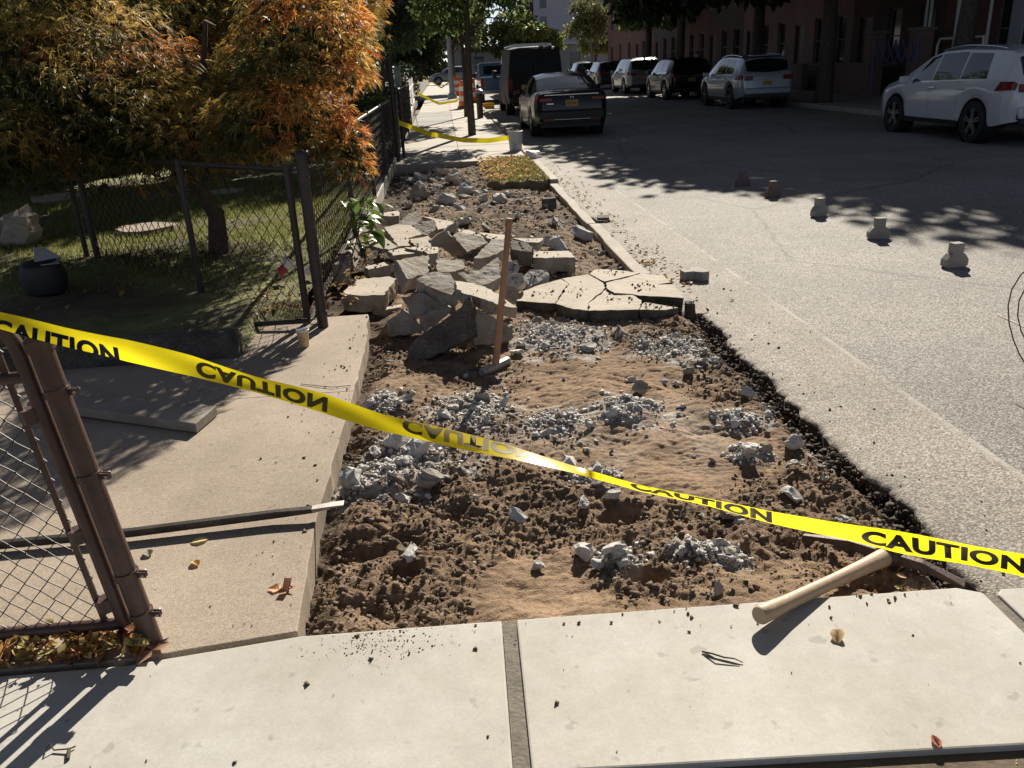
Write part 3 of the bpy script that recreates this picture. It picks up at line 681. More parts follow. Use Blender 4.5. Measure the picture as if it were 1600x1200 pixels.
P = np.concatenate([P1, P2, P3, P4]); s = .0015 * (.011 / .0015) ** (rng.random(len(P)) ** 2.6)
P = np.concatenate([P, P5]); s = np.concatenate([s, .0008 * (.005 / .0008) ** (rng.random(n5) ** 2)])
crumbs('dirt_crumbs', P, s, M['brown_crumb'], 4, 'dark dirt crumbs spilled over the walkway, slab and road beside the pit', 'soil')
# ------------------------------------------------------------------ fences, gate, caution tape
def chainlink(name, o, u, v, W, Hh, mat, parent, pitch=.07, rad=.0016, bump=0.0, seed=0, sides=4):
    """woven wire: zigzag wires running up the panel; o origin, u,v unit axes"""
    o = np.array(o, float); u = np.array(u, float); v = np.array(v, float); w = np.cross(u, v)
    b = MB(); p = pitch * .7071 * 2; half = p / 2; ncol = int(W / half) + 1; nrow = int(Hh / half)
    r = np.random.default_rng(seed)
    for i in range(ncol):
        x0 = i * half; pts = []
        for j in range(nrow + 1):
            x = x0 + (half * 1.03 if (j + i) % 2 else -half * .03); 
            if x > W: x = W
            if x < 0: x = 0
            dz = (1 if (j % 2) else -1) * rad * .9
            pts.append(o + u * (x + r.normal() * bump) + v * (j * half + r.normal() * bump) + w * dz)
        b.tube(pts, rad, sides, cap=False)
    return b.build(name, mat, parent)

# gate in the left foreground: leaning post, and a chain-link leaf hung beside it
post = empty('gate_post', (-1.0, 2.17, .1), label='leaning brown steel gate post at the left front with clamp bands', cat='post')
PB = np.array([0, 0, 0.0]); PT = np.array([-.115, .02, .985])
MB().tube([PB, PB + (PT - PB) * .5, PT], .031, 20).build('pole', M['fence'], post, True)
cap = MB(); d = (PT / np.linalg.norm(PT)); cap.tube([PT - d * .02, PT + d * .012, PT + d * .03], [.036, .036, .02], 20); cap.build('cap', M['fence'], post, True)
for t in (.13, .27, .60, .86):
    c = PT * t; bnd = MB(); bnd.tube([c - d * .011, c + d * .011], .0355, 22); bnd.box(c + np.array([.045, -.010, 0]), (.03, .004, .018), -.2); bnd.box(c + np.array([.045, .001, 0]), (.03, .004, .018), -.2)
    cl = bnd.build('clamp_band', M['fence'], post, True)
    MB().tube([c + np.array([.052, -.020, 0]), c + np.array([.050, .014, 0])], .005, 8).build('bolt', M['worn_steel'], cl)
gate = empty('chain_link_gate', (-1.08, 2.19, .1), label='brown chain-link gate leaf with a rounded top corner at the left edge', cat='gate')
GW = 1.05; lean = -.108
def gp(x, z): return (x + lean * z / .98, .01 * z, z)
fr = MB(); R0 = .15
arc = [gp(-R0 + R0 * math.cos(a) + .01, .955 + R0 * math.sin(a)) for a in np.linspace(0, math.pi / 2, 9)]
fr.tube([gp(.01, .08), gp(.01, .5)] + arc + [gp(-GW, 1.105 + .004)], .021, 14)
fr.build('gate_frame', M['fence'], gate, True)
MB().tube([gp(.0, .085), gp(-GW, .085)], .019, 12).build('bottom_rail', M['fence'], gate, True)
MB().tube([gp(-.002, .89), gp(-GW, .89)], .017, 12).build('middle_rail', M['fence'], gate, True)
MB().bar(gp(-.045, .09), gp(-.045, 1.0), .018, .006).build('tension_bar', M['fence'], gate)
for z in (.16, .40, .78):
    MB().tube([gp(-.02, z - .02), gp(-.02, z + .02)], .0275, 16).build('hinge_band', M['fence'], gate, True)
u = np.array([-1, 0, .0]); v = np.array([lean / .98, .01, 1.0]); v /= np.linalg.norm(v)
chainlink('mesh', gp(-.03, .06), u, v, GW, 1.02, M['wire'], gate, .046, .0025, .0012, 1, 6)
MB().tube([gp(-.03 - t * .01, .1 + t * .02) for t in range(0, 2)], .002, 5).build('tie_wire', M['wire'], gate)
# gate-side post on the far left end keeps the leaf upright
# inner fence: from the corner post back to the double posts
cpost = empty('corner_post', (-.92, 5.47, .1), label='dark brown corner post where the side fence meets the pavement fence', cat='post')
MB().tube([(0, 0, 0), (0, 0, 1.13)], .036, 16).build('pole', M['dark_fence'], cpost, True)
MB().lathe([(.042, 1.12), (.042, 1.15), (.02, 1.18)], n=16).build('cap', M['dark_fence'], cpost, True)
for z in (.12, .55, 1.0): MB().tube([(0, 0, z - .012), (0, 0, z + .012)], .041, 16).build('clamp_band', M['dark_fence'], cpost, True)
inn = empty('inner_chain_link_fence', (-.98, 5.53, .1), label='low dark chain-link fence running back into the garden from the corner post', cat='fence')
def seg(parent, a, b_, zr, base=.04, mesh=True, rad=.017, pitch=.085, wr=.0034, sd=0, top=True):
    a = np.array(a, float); b_ = np.array(b_, float); L_ = np.linalg.norm(b_ - a)
    if top: MB().tube([(*a, zr), (*b_, zr)], rad, 10).build('top_rail', M['dark_fence'], parent, True)
    uu = np.array([*((b_ - a) / L_), 0])
    chainlink('mesh', (*a, base), uu, (0, 0, 1), L_, zr - base, M['wire'], parent, pitch, wr, .001, sd)
pts = [(-.06, .06), (-.98, .86), (-2.30, 2.32), (-2.47, 2.50)]
for i, (x, y) in enumerate(pts):
    MB().tube([(x, y, -.05), (x, y, 1.08)], .024 if i != 2 else .03, 12).build('fence_post', M['dark_fence'], inn, True)
seg(inn, pts[0], pts[1], 1.05, .1, sd=3); seg(inn, pts[1], pts[2], 1.05, .14, sd=4)
MB().tube([(-.02, -.06, .07), (-.62, .0, .05)], .018, 10).build('bottom_rail', M['dark_fence'], inn, True)
# pavement-side fence
sf = empty('pavement_chain_link_fence', (-.95, 5.6, .1), label='dark chain-link fence along the pavement beside the rubble pile', cat='fence')
FP = [(0, 0), (-.005, 2.6), (-.01, 5.2), (-.02, 7.8), (-.03, 10.4)]
for x, y in FP:
    MB().tube([(x, y, -.05), (x, y, 1.16)], .026, 12).build('fence_post', M['dark_fence'], sf, True)
for i in range(4): seg(sf, FP[i], FP[i + 1], 1.12, .08, sd=10 + i, rad=.019, pitch=.075, wr=.0024)
# open gate end and second post group further on
gp2 = empty('gate_post', (-.93, 16.1, .1), label='thick dark gate post at the far end of the pavement fence', cat='post')
MB().tube([(0, 0, 0), (0, 0, 1.75)], .05, 14).build('pole', M['dark_fence'], gp2, True); MB().lathe([(.06, 1.74), (.05, 1.8)], n=14).build('cap', M['dark_fence'], gp2, True)
g2 = empty('walk_gate', (-.83, 16.6, .1), label='narrow dark gate with rounded corners standing open beyond the pit', cat='gate')
MB().tube([(0, 0, .05), (0, 0, 1.15), (-.02, .12, 1.27), (-.05, .6, 1.27), (-.06, .75, 1.15), (-.06, .75, .05), (0, 0, .05)], .02, 10).build('gate_frame', M['dark_fence'], g2, True)
chainlink('mesh', (0, .02, .08), (-.08, .9968, 0), (0, 0, 1), .72, 1.15, M['wire'], g2, .08, .003, .001, 5)
ff = empty('far_chain_link_fence', (-1.0, 18.2, .1), label='dark chain-link fence along the pavement beyond the open gate', cat='fence')
FQ = [(0, 0), (-.02, 3), (-.04, 6), (-.06, 9)]
for x, y in FQ: MB().tube([(x, y, -.05), (x, y, 1.25)], .028, 10).build('fence_post', M['dark_fence'], ff, True)
for i in range(3): seg(ff, FQ[i], FQ[i + 1], 1.2, .05, sd=20 + i, pitch=.11, wr=.004)
M['white_wood'] = pmat('weathered_white_paint', (.55, .54, .52), .7, var=.15, vscale=6)
M['grey_wood'] = pmat('grey_wood', (.33, .34, .35), .75, var=.2, vscale=4, bump=.2)
wf = empty('white_picket_fence', (-1.12, 28.5, .1), label='pale picket fence beside the pavement in the distance left of the cones', cat='fence')
for k in range(44): MB().box((-.006 * k, k * .28, .62), (.03, .2, 1.2 + .03 * (k % 3))).build('picket', M['white_wood'], wf)
for z in (.3, .95): MB().bar((.03, 0, z), (-.23, 12.1, z), .03, .07).build('rail', M['white_wood'], wf)
for k, y in enumerate((24.8, 26.6)):
    pst = empty('fence_pillar', (-1.25 - .05 * k, y, .1), label=['slim grey pillar nearest the camera before the picket fence', 'slim grey pillar right before the picket fence'][k], cat='pillar')
    MB().box((0, 0, .8), (.14, .14, 1.6)).build('shaft', M['grey_wood'], pst, bevel=.01); MB().box((0, 0, 1.64), (.19, .19, .07)).build('cap', M['grey_wood'], pst, bevel=.01)

# ---- caution tapes
m = bpy.data.materials.new('yellow_film'); m.use_nodes = True; N, L = nodes(m); bs = N['Principled BSDF']
bs.inputs['Base Color'].default_value = (.90, .70, .018, 1); bs.inputs['Roughness'].default_value = .28; bs.inputs['Specular IOR Level'].default_value = .55
tn = N.new('ShaderNodeBsdfTranslucent'); tn.inputs[0].default_value = (.96, .82, .015, 1); ms = N.new('ShaderNodeMixShader'); ms.inputs[0].default_value = .5
L.new(bs.outputs[0], ms.inputs[1]); L.new(tn.outputs[0], ms.inputs[2]); L.new(ms.outputs[0], N['Material Output'].inputs[0]); M['yellow'] = m
M['black_print'] = pmat('black_print', (.012, .012, .014), .35)
M['print_seen_through'] = pmat('print_through_film', (.16, .115, .012), .35)
def text_mesh(body, size=1.0, bold=.05):
    cu = bpy.data.curves.new('t', 'FONT'); cu.body = body; cu.size = size; cu.offset = bold; cu.resolution_u = 6; cu.space_character = 1.08
    o = bpy.data.objects.new('t', cu); COL.objects.link(o); dg = bpy.context.evaluated_depsgraph_get(); dg.update()
    me = bpy.data.meshes.new_from_object(o.evaluated_get(dg)); bpy.data.objects.remove(o); bpy.data.curves.remove(cu)
    bm = bmesh.new(); bm.from_mesh(me); bmesh.ops.triangulate(bm, faces=bm.faces[:]); bm.to_mesh(me); bm.free()
    v = np.zeros(len(me.vertices) * 3); me.vertices.foreach_get('co', v); v = v.reshape(-1, 3); f = np.array([p.vertices[:] for p in me.polygons]); bpy.data.meshes.remove(me)
    v = v[:, :2]; v -= v.min(0); v /= v.max(0); return v, f
# main tape: stations measured along it: photo x, upper edge y, lower edge y
ST = [(-60, 474, 500), (0, 488, 514), (100, 511, 541), (200, 531, 566), (300, 556, 587), (400, 588, 614), (500, 614, 643), (600, 647, 675), (700, 671, 697), (800, 696, 717),
      (900, 729, 741), (965, 749, 757), (1000, 758, 767), (1100, 777, 790), (1200, 799, 816), (1300, 814, 839), (1400, 830, 863), (1500, 848, 880), (1600, 866, 902), (1700, 884, 924)]
T0, T1 = at(0, 501, 2.14), at(1600, 884, 1.62)
def tape_pt(px, py, lift=0.0):           # point on the tape's vertical plane
    nn = np.cross(T1 - T0, [0, 0, 1.0]); nn /= np.linalg.norm(nn)
    return onplane(px, py, T0 + nn * lift, nn)
nn = np.cross(T1 - T0, [0, 0, 1.0]); nn /= np.linalg.norm(nn)
if nn[1] > 0: nn = -nn                   # towards the walker
sx = np.array([s[0] for s in ST], float)
up_, lo_ = [], []
for x, yu, yl in ST:
    a, b_ = tape_pt(x, yu), tape_pt(x, yl); w = np.linalg.norm(a - b_); 
    sl = math.sqrt(max(0, .066 ** 2 - w ** 2)); sg = 1 if x < 960 else -1
    r1 = ray(x, yu); r2 = ray(x, yl)
    # lean the film so that it keeps its true width
    a = a + r1 / abs(r1[1]) * sl * .5 * sg * .9; b_ = b_ - r2 / abs(r2[1]) * sl * .5 * sg * .9
    up_.append(a); lo_.append(b_)
up_ = np.array(up_); lo_ = np.array(lo_)
def rib(px, vv):
    px = np.asarray(px, float); vv = np.asarray(vv, float)
    def ip(A): return np.stack([np.interp(px, sx, A[:, k]) for k in range(3)], -1)
    return ip(lo_) * (1 - vv[..., None]) + ip(up_) * vv[..., None]
tape = empty('caution_tape', T0, label='yellow CAUTION tape stretched across the foreground from the gate to the right', cat='tape')
xx = np.linspace(-60, 1700, 240); vv = np.linspace(0, 1, 6); X, Vv = np.meshgrid(xx, vv)
fold = .004 * np.sin(Vv * 3.1) * np.sin(X / 90) + .003 * np.sin(X / 37 + Vv * 4)
Pt = rib(X, Vv) + nn * fold[..., None] - T0
ny, nx = X.shape; idx = np.arange(nx * ny).reshape(ny, nx); q = np.stack([idx[:-1, :-1], idx[:-1, 1:], idx[1:, 1:], idx[1:, :-1]], -1).reshape(-1, 4)
np_mesh('film', Pt.reshape(-1, 3), q, M['yellow'], tape, smooth=True)
tv, tf = text_mesh('CAUTION')
def clip_v(v, f, lo, hi):
    bm = bmesh.new(); vs = [bm.verts.new((*p, 0)) for p in v]
    for t in f:
        try: bm.faces.new([vs[i] for i in t])
        except ValueError: pass
    for c, n_ in (((0, lo, 0), (0, -1, 0)), ((0, hi, 0), (0, 1, 0))):
        bmesh.ops.bisect_plane(bm, geom=bm.verts[:] + bm.edges[:] + bm.faces[:], plane_co=c, plane_no=n_, clear_outer=True)
    for k in range(1, 26):
        bmesh.ops.bisect_plane(bm, geom=bm.verts[:] + bm.edges[:] + bm.faces[:], plane_co=(k / 26, 0, 0), plane_no=(1, 0, 0))
    bmesh.ops.triangulate(bm, faces=bm.faces[:]); bm.verts.index_update()
    V = np.array([p.co[:2] for p in bm.verts]); F = np.array([[p.index for p in t.verts] for t in bm.faces]); bm.free(); return V, F
def word(x0, x1, v0, v1, flip, mat):
    v = tv.copy(); 
    if flip: v[:, 1] = 1 - v[:, 1]
    v[:, 1] = v0 + (v1 - v0) * v[:, 1]
    v, f = clip_v(v, tf, .015, .985)
    px = x0 + (x1 - x0) * v[:, 0]
    fo = .004 * np.sin(v[:, 1] * 3.1) * np.sin(px / 90) + .003 * np.sin(px / 37 + v[:, 1] * 4)
    P = rib(px, v[:, 1]) + nn * (fo + .0022)[:, None] - T0
    np_mesh('lettering', P, f, mat, tape)
word(-8, 187, -.32, .62, False, M['black_print'])
word(306, 512, .10, .86, True, M['print_seen_through'])
word(630, 838, .30, 1.12, True, M['print_seen_through'])
word(985, 1206, .12, 1.02, False, M['black_print'])
word(1345, 1604, .15, .86, False, M['black_print'])
def small_tape(pts, w, label, parent_at=None):
    pts = [np.array(p) for p in pts]; V = []; r = np.random.default_rng(len(pts))
    n = 40; t = np.linspace(0, len(pts) - 1, n)
    C_ = np.stack([np.interp(t, range(len(pts)), [p[k] for p in pts]) for k in range(3)], -1)
    for i in range(n):
        a = .5 + .5 * math.sin(i * .35); V += [C_[i] + np.array([0, .3 * w * a, w * .5]), C_[i] - np.array([0, .3 * w * a, w * .5])]
    F = [(2 * i, 2 * i + 1, 2 * i + 3, 2 * i + 2) for i in range(n - 1)]
    return tag(np_mesh('caution_tape', np.array(V), np.array(F), M['yellow'], smooth=True), label, 'tape')
small_tape([(-.86, 16.2, .80), (-.3, 16.2, .57), (.3, 16.3, .42), (.8, 16.6, .36), (1.2, 17.0, .36), (1.42, 17.2, .46)], .085, 'yellow caution tape sagging low across the pavement towards the bucket')
small_tape([(-.95, 26.0, 1.05), (-.88, 25.6, .6), (-.8, 25.0, .2)], .12, 'yellow tape end hanging from the fence left of the distant pavement')
small_tape([(-.9, 31, .9), (-.2, 33, .45), (.5, 36, .4), (1.1, 37.5, .8)], .09, 'yellow tape strung from the fence to the striped barrels')
small_tape([(-1.1, 52, 1.3), (-.1, 54, .55), (.9, 52, 1.2)], .09, 'farthest yellow tape crossing the pavement behind the grey pole')

# ------------------------------------------------------------------ tools, pavers, litter
sl = empty('sledgehammer', g(773, 574, .04), label='sledgehammer standing head down with its brown wooden handle upright by the rubble', cat='hammer')
b0 = np.array(sl.location); top = np.array([.322, 4.70, .908])
hd = MB(); a = g(753, 583, .05) - b0; c = g(794, 563, .06) - b0
ax = (c - a) / np.linalg.norm(c - a)
hd.tube([a - ax * .002, a + ax * .012, a + ax * .06, c - ax * .06, c - ax * .012, c + ax * .002], [.024, .031, .029, .029, .031, .024], 8)
hd.build('head', M['worn_steel'], sl, False)
t0 = (a + c) / 2 - np.array([0, 0, .01]); MB().tube([t0, t0 + (top - b0 - t0) * .25, t0 + (top - b0 - t0) * .8, top - b0], [.0225, .0205, .0175, .0185], 14).build('handle', M['handle_brown'], sl, True)

pk = empty('pickaxe', g(1388, 866, .06), label='pickaxe lying on the dirt with its pale wooden handle over the white slab', cat='pickaxe')
k0 = np.array(pk.location); E_ = np.array([.820, 1.985, .168]) - k0; Hh = g(1388, 868, .085) - k0
dd = (Hh - E_) / np.linalg.norm(Hh - E_); LL = np.linalg.norm(Hh - E_)
hp = [E_, E_ + dd * .006, E_ + dd * .05, E_ + dd * .13, E_ + dd * LL * .55, E_ + dd * LL * .8, Hh - dd * .01, Hh + dd * .03]
MB().tube(hp, [.0255, .0285, .0275, .0235, .0225, .026, .032, .031], 18).build('handle', M['handle_pale'], pk, True)
aL = g(1255, 836, .06) - k0; aR = g(1508, 913, .045) - k0
ey = MB(); ey.tube([Hh - dd * .03, Hh - dd * .02, Hh + dd * .03, Hh + dd * .04], [.036, .042, .042, .036], 12); eye = ey.build('eye', M['rust'], pk, True)
b = MB()
for tip, wd in ((aL, .012), (aR, .03)):
    p1 = Hh + (tip - Hh) * .45 + np.array([0, 0, .012])
    b_ = MB(); dirn = (tip - Hh); dirn = dirn / np.linalg.norm(dirn); sd = np.cross(dirn, [0, 0, 1]); sd /= np.linalg.norm(sd)
    prof = [(Hh, .022, .019), (p1, .019, .015), (tip, wd, .003)]
    V = []
    for c_, w_, h_ in prof: V += [c_ - sd * w_ + np.array([0, 0, -h_]), c_ + sd * w_ + np.array([0, 0, -h_]), c_ + sd * w_ * .7 + np.array([0, 0, h_]), c_ - sd * w_ * .7 + np.array([0, 0, h_])]
    Fs = [(0, 1, 2, 3), (11, 10, 9, 8)]
    for i in range(2):
        for j in range(4): Fs.append((i * 4 + j, i * 4 + (j + 1) % 4, i * 4 + 4 + (j + 1) % 4, i * 4 + 4 + j))
    b_.add(V, Fs); b_.build('blade', M['rust'], pk, bevel=.002)

br = empty('digging_bar', g(300, 820, .14), label='long dark steel digging bar lying on the walkway with its flat tip over the dirt', cat='pry bar')
o0 = np.array(br.location); P_ = [g(-120, 862, .145), g(205, 832, .15), g(430, 803, .155), g(488, 796, .16), g(515, 790, .158), g(537, 786, .155)]
P_ = [p - o0 for p in P_]
V = []; WH = [(.014, .014), (.014, .014), (.014, .014), (.016, .009), (.019, .005), (.020, .002)]
for i, (p, (w_, h_)) in enumerate(zip(P_, WH)): V += [p + np.array([0, -w_, -h_]), p + np.array([0, w_, -h_]), p + np.array([0, w_, h_]), p + np.array([0, -w_, h_])]
Fs = [(0, 1, 2, 3)]
for i in range(3):
    for j in range(4): Fs.append((i * 4 + j, i * 4 + (j + 1) % 4, i * 4 + 4 + (j + 1) % 4, i * 4 + 4 + j))
MB().add(V, Fs).build('shaft', M['steel'], br, bevel=.003)
Fs = [(23 - 12, 22 - 12, 21 - 12, 20 - 12)]
for i in range(2):
    for j in range(4): Fs.append((i * 4 + j, i * 4 + (j + 1) % 4, i * 4 + 4 + (j + 1) % 4, i * 4 + 4 + j))
MB().add(V[12:], Fs).build('chisel_tip', M['worn_steel'], br, bevel=.0015)
# plank in the shade behind the gate
A, B_, C_, D_ = g(60, 600, .185), g(60, 628, .185), g(305, 662, .175), g(338, 634, .175)
pl = MB().prism([A, B_, C_, D_], (0, 0, -.05)).build('plank', M['plank'], bevel=.004); tag(pl, 'weathered wooden plank lying on the shaded walkway behind the gate', 'plank')

# pavers standing along the joint of the road
OUT = [(-.085, 0), (.085, 0), (.102, .018), (.102, .066), (.062, .112), (.046, .118), (.046, .2), (-.046, .2), (-.046, .118), (-.062, .112), (-.102, .066), (-.102, .018)]
def paver_mesh():
    b = MB(); b.prism([(x, -.038, z) for x, z in OUT], (0, .076, 0)); o = b.build('paver', M['paver'], bevel=.004); return o
pv = paver_mesh()
M['paver_red'] = aggregate_mat('paver_red', (.17, .118, .1), (.09, .06, .05), (.25, .18, .155), grain=200, gstr=.5)
PAV = [(1490, 417, .12, 'keyhole-shaped grey paver standing on the road nearest the camera, in full sun'), (1372, 373, -.15, 'keyhole-shaped grey paver standing where thin shade crosses the road, second nearest'),
       (1279, 338, .5, 'keyhole-shaped paver with bright top at the edge of the tree shade'), (1207, 308, .2, 'dim reddish paver standing in the tree shade, second farthest of the row'), (1160, 291, -.2, 'dim reddish paver standing in the tree shade, farthest of the row')]
for i, (px, py, rz, lb) in enumerate(PAV):
    o = pv if i == 0 else pv.copy()
    if i: COL.objects.link(o)
    if i >= 3:
        if i == 3: mr = pv.data.copy(); mr.materials[0] = M['paver_red']
        o.data = mr
    p = g(px, py, 0); o.location = (p[0], p[1], .001); o.rotation_euler = (0, 0, rz); tag(o, lb, 'paver', 'pavers standing in a row on the road')
o = pv.copy(); COL.objects.link(o); p = g(1082, 437, 0); o.location = (p[0] + .11, p[1] + .03, .0405); o.rotation_euler = (-math.pi / 2, 0, math.pi / 2 + .15); tag(o, 'keyhole-shaped paver lying flat on the gutter beside the kerb', 'paver'); del o['group']
p = g(935, 345, 0); b = MB(); b.box((0, 0, .012), (.15, .26, .022), .1); b.box((.03, .02, .034), (.13, .2, .02), -.15)
tag(b.build('roof_slate', M['slab_dark'], bevel=.003, loc=(p[0] + .03, p[1], .001)), 'thin dark stone flakes stacked on the gutter by the kerb', 'stone')
# wire coil at the right edge
wc = MB(); r = np.random.default_rng(5); cx = g(1700, 600, 0)
for k in range(7):
    rr = .27 + .022 * k; pts = [(cx[0] + rr * .95 * math.cos(a) * (.9 + .02 * k), cx[1] + .06 * k - .2 + .05 * math.sin(3 * a + k), .36 + rr * .98 * math.sin(a) + .02 * (k % 3)) for a in np.linspace(0, 2 * math.pi, 30)]
    wc.tube(pts, .0035, 5, False)
for a in (0, 1.2, 2.3, 3.3, 4.4, 5.4): wc.tube([(cx[0] + .36 * math.cos(a), cx[1] - .28, .37 + .37 * math.sin(a)), (cx[0] + .37 * math.cos(a), cx[1] + .3, .38 + .37 * math.sin(a))], .0035, 5, False)
tag(wc.build('wire_coil', M['rust']), 'rusty coil of thin wire standing on the road at the right edge', 'wire')
# paper cup
M['paper_tan'] = pmat('tan_paper_cup', (.58, .42, .25), .55, var=.06); M['paper_white'] = pmat('white_paper', (.75, .74, .72), .5); M['cup_print'] = pmat('cup_print', (.33, .17, .08), .5)
cpo = empty('paper_cup', g(476, 541, Z0), label='tan paper cup with a round brown print standing on the walkway', cat='cup')
MB().lathe([(.0275, 0), (.0285, .002), (.039, .105)], n=28).build('cup_body', M['paper_tan'], cpo, True)
MB().lathe([(.0395, .103), (.0425, .105), (.0425, .110), (.0395, .113), (.036, .114), (.002, .110)], n=28).build('lid', M['paper_white'], cpo, True)
pr = MB(); 
ring = [(.0195 * math.cos(a) , .019 * math.sin(a)) for a in np.linspace(0, 2 * math.pi, 22)[:-1]]; inn_ = [(.0155 * math.cos(a), .015 * math.sin(a)) for a in np.linspace(0, 2 * math.pi, 22)[:-1]]
def oncup(u_, h_): 
    rr = .0285 + (.039 - .0285) * (h_ + .052) / .105 + .0007; a = -math.pi / 2 - .15 + u_ / rr; return (rr * math.cos(a), rr * math.sin(a), h_ + .052)
n = len(ring); pr.add([oncup(*q_) for q_ in ring] + [oncup(*q_) for q_ in inn_], [(i, (i + 1) % n, n + (i + 1) % n, n + i) for i in range(n)])
pr.add([oncup(x, y) for x, y in ((-.007, -.004), (.007, -.004), (.004, -.009), (-.004, -.009))], [(0, 1, 2, 3)]); pr.add([oncup(x, y) for x, y in ((-.006, .003), (-.003, .003), (-.003, .007), (-.006, .007))], [(0, 1, 2, 3)]); pr.add([oncup(x, y) for x, y in ((.003, .003), (.006, .003), (.006, .007), (.003, .007))], [(0, 1, 2, 3)])
pr.build('round_print', M['cup_print'], cpo)
# bucket and bag further on
M['bucket'] = pmat('grey_plastic', (.42, .43, .45), .5, var=.12, vscale=5); M['plastic_white'] = pmat('white_plastic_bag', (.7, .7, .72), .35, trans=.3)
bk_ = empty('bucket', g(806, 235, .12), label='dirty grey plastic bucket standing on the kerb behind the black sedan', cat='bucket')
MB().lathe([(.115, 0), (.12, .01), (.145, .34), (.152, .34), (.152, .37), (.146, .372), (.138, .33)], n=24).build('tub', M['bucket'], bk_, True)
MB().tube([(-.15, 0, .33), (-.155, -.06, .22), (-.02, -.17, .12), (.13, -.09, .2), (.15, 0, .33)], .004, 6).build('handle', M['worn_steel'], bk_, True)
me = hull_mesh('bag', 401, 26, .75, True); bagv = bpy.data.objects.new('plastic_bag', me); me.materials.append(M['plastic_white']); COL.objects.link(bagv); p = g(832, 248, .1)
bagv.location = (p[0], p[1], .19); bagv.scale = (.14, .14, .13); tag(bagv, 'crumpled white plastic bag on the kerb in front of the bucket', 'bag')

# ---- leaves
def leafverts(s, r, kind=0):
    """a lobed leaf, bent along its midrib"""
    k = 10 if kind else 6; rr = []
    if kind: prof = [(0, 0), (.18, .28), (.05, .52), (.34, .50), (.30, .78), (.10, .72), (0, 1.05)]
    else: prof = [(0, 0), (.2, .2), (.27, .5), (.17, .8), (0, 1.0)]
    mid = [(0, q[1]) for q in prof]
    V = []; cu = r.uniform(.1, .55); tw = r.uniform(-.4, .4)
    for sg in (-1, 1):
        for (x, y) in prof: V.append((sg * x, y - .5, abs(x) * cu * 1.4 + (y - .5) ** 2 * tw))
    for (x, y) in mid: V.append((0, y - .5, (y - .5) ** 2 * tw))
    n = len(prof); F = []
    for sgi in (0, 1):
        for i in range(n - 1):
            F.append((sgi * n + i, sgi * n + i + 1, 2 * n + i + 1, 2 * n + i))
    return np.array(V) * s, np.array(F)
LEAFC = np.array([(.42, .20, .07), (.50, .32, .09), (.30, .14, .07), (.55, .42, .16), (.22, .12, .07), (.47, .27, .15), (.36, .3, .12)])
M['leaf'] = pmat('fallen_leaf', rough=.6, vcol=True, var=.25, vscale=40, trans=.3, spec=.3)
def leaf_litter(name, P, smin, smax, label, seed=0, cols=LEAFC, kind=None, tilt=.5):
    r = np.random.default_rng(seed); VV, FF, CC = [], [], []; off = 0
    for p in P:
        v, f = leafverts(r.uniform(smin, smax), r, (r.random() < .4) if kind is None else kind); a = r.uniform(0, 6.28); t1, t2 = r.normal(0, tilt, 2)
        Mx = (Matrix.Rotation(a, 3, 'Z') @ Matrix.Rotation(t1, 3, 'X') @ Matrix.Rotation(t2, 3, 'Y')); v = v @ np.array(Mx).T + p
        VV.append(v); FF.append(f + off); off += len(v); CC.append(np.tile(cols[r.integers(len(cols))] * r.uniform(.7, 1.25), (len(v), 1)))
    return tag(np_mesh(name, np.concatenate(VV), np.concatenate(FF), M['leaf'], col=np.concatenate(CC), smooth=True), label, 'leaves', None, 'stuff')
def one_leaf(px, py, s, col, label, kind=1, lift=.012, seed=0, z=Z0):
    r = np.random.default_rng(seed); v, f = leafverts(s, r, kind); p = g(px, py, z)
    o = np_mesh('fallen_leaf', v * np.array([1.15, 1, 1]), f, M['leaf'], col=np.tile(np.array(col), (len(v), 1)) * r.uniform(.85, 1.15, (len(v), 1)), smooth=True)
    e_ = (r.uniform(-.2, .1), r.uniform(-.2, .2), r.uniform(0, 6.28)); co = np.array([vv_.co[:] for vv_ in o.data.vertices]) @ np.array(Matrix.Rotation(e_[1], 3, 'Y') @ Matrix.Rotation(e_[0], 3, 'X')).T if False else np.array([(Matrix.Rotation(e_[2], 3, 'Z') @ Matrix.Rotation(e_[1], 3, 'Y') @ Matrix.Rotation(e_[0], 3, 'X') @ vv_.co)[:] for vv_ in o.data.vertices])
    o.location = (p[0], p[1], z + .0015 - co[:, 2].min()); o.rotation_euler = e_; return tag(o, label, 'leaf')
one_leaf(441, 922, .10, (.62, .33, .2), 'crumpled salmon-orange leaf on the walkway beside the pit edge', 1, .028, 1)
one_leaf(238, 1020, .13, (.45, .27, .19), 'large pinkish brown leaf at the foot of the gate post', 1, .03, 2)
one_leaf(312, 846, .07, (.62, .52, .26), 'pale yellow leaf on the walkway below the digging bar', 0, .01, 3)
one_leaf(306, 882, .05, (.6, .36, .14), 'small orange curled leaf on the walkway below the pale yellow leaf', 0, .012, 4)
one_leaf(232, 866, .06, (.3, .27, .22), 'dry grey leaf on the walkway right beside the gate post', 0, .008, 5)
one_leaf(1308, 997, .065, (.55, .38, .22), 'tan leaf alone on the white slab right of the pickaxe handle', 0, .008, 6)
one_leaf(1462, 1160, .04, (.5, .2, .15), 'small reddish leaf near the bottom right corner of the white slab', 0, .006, 7)
one_leaf(1068, 508, .05, (.5, .36, .12), 'yellowish leaf at the pit rim under the cracked slab', 0, .02, 8, 0.02)
n = 560; x = rng.uniform(-2.3, -1.0, n); y = 2.09 + .13 * rng.random(n) - .02 * (x + 1.0)
leaf_litter('leaf_litter', np.stack([x, y, .125 + .055 * rng.random(n)], -1), .025, .08, 'brown and orange leaf litter heaped under the chain-link gate', 11, cols=LEAFC * 1.25)
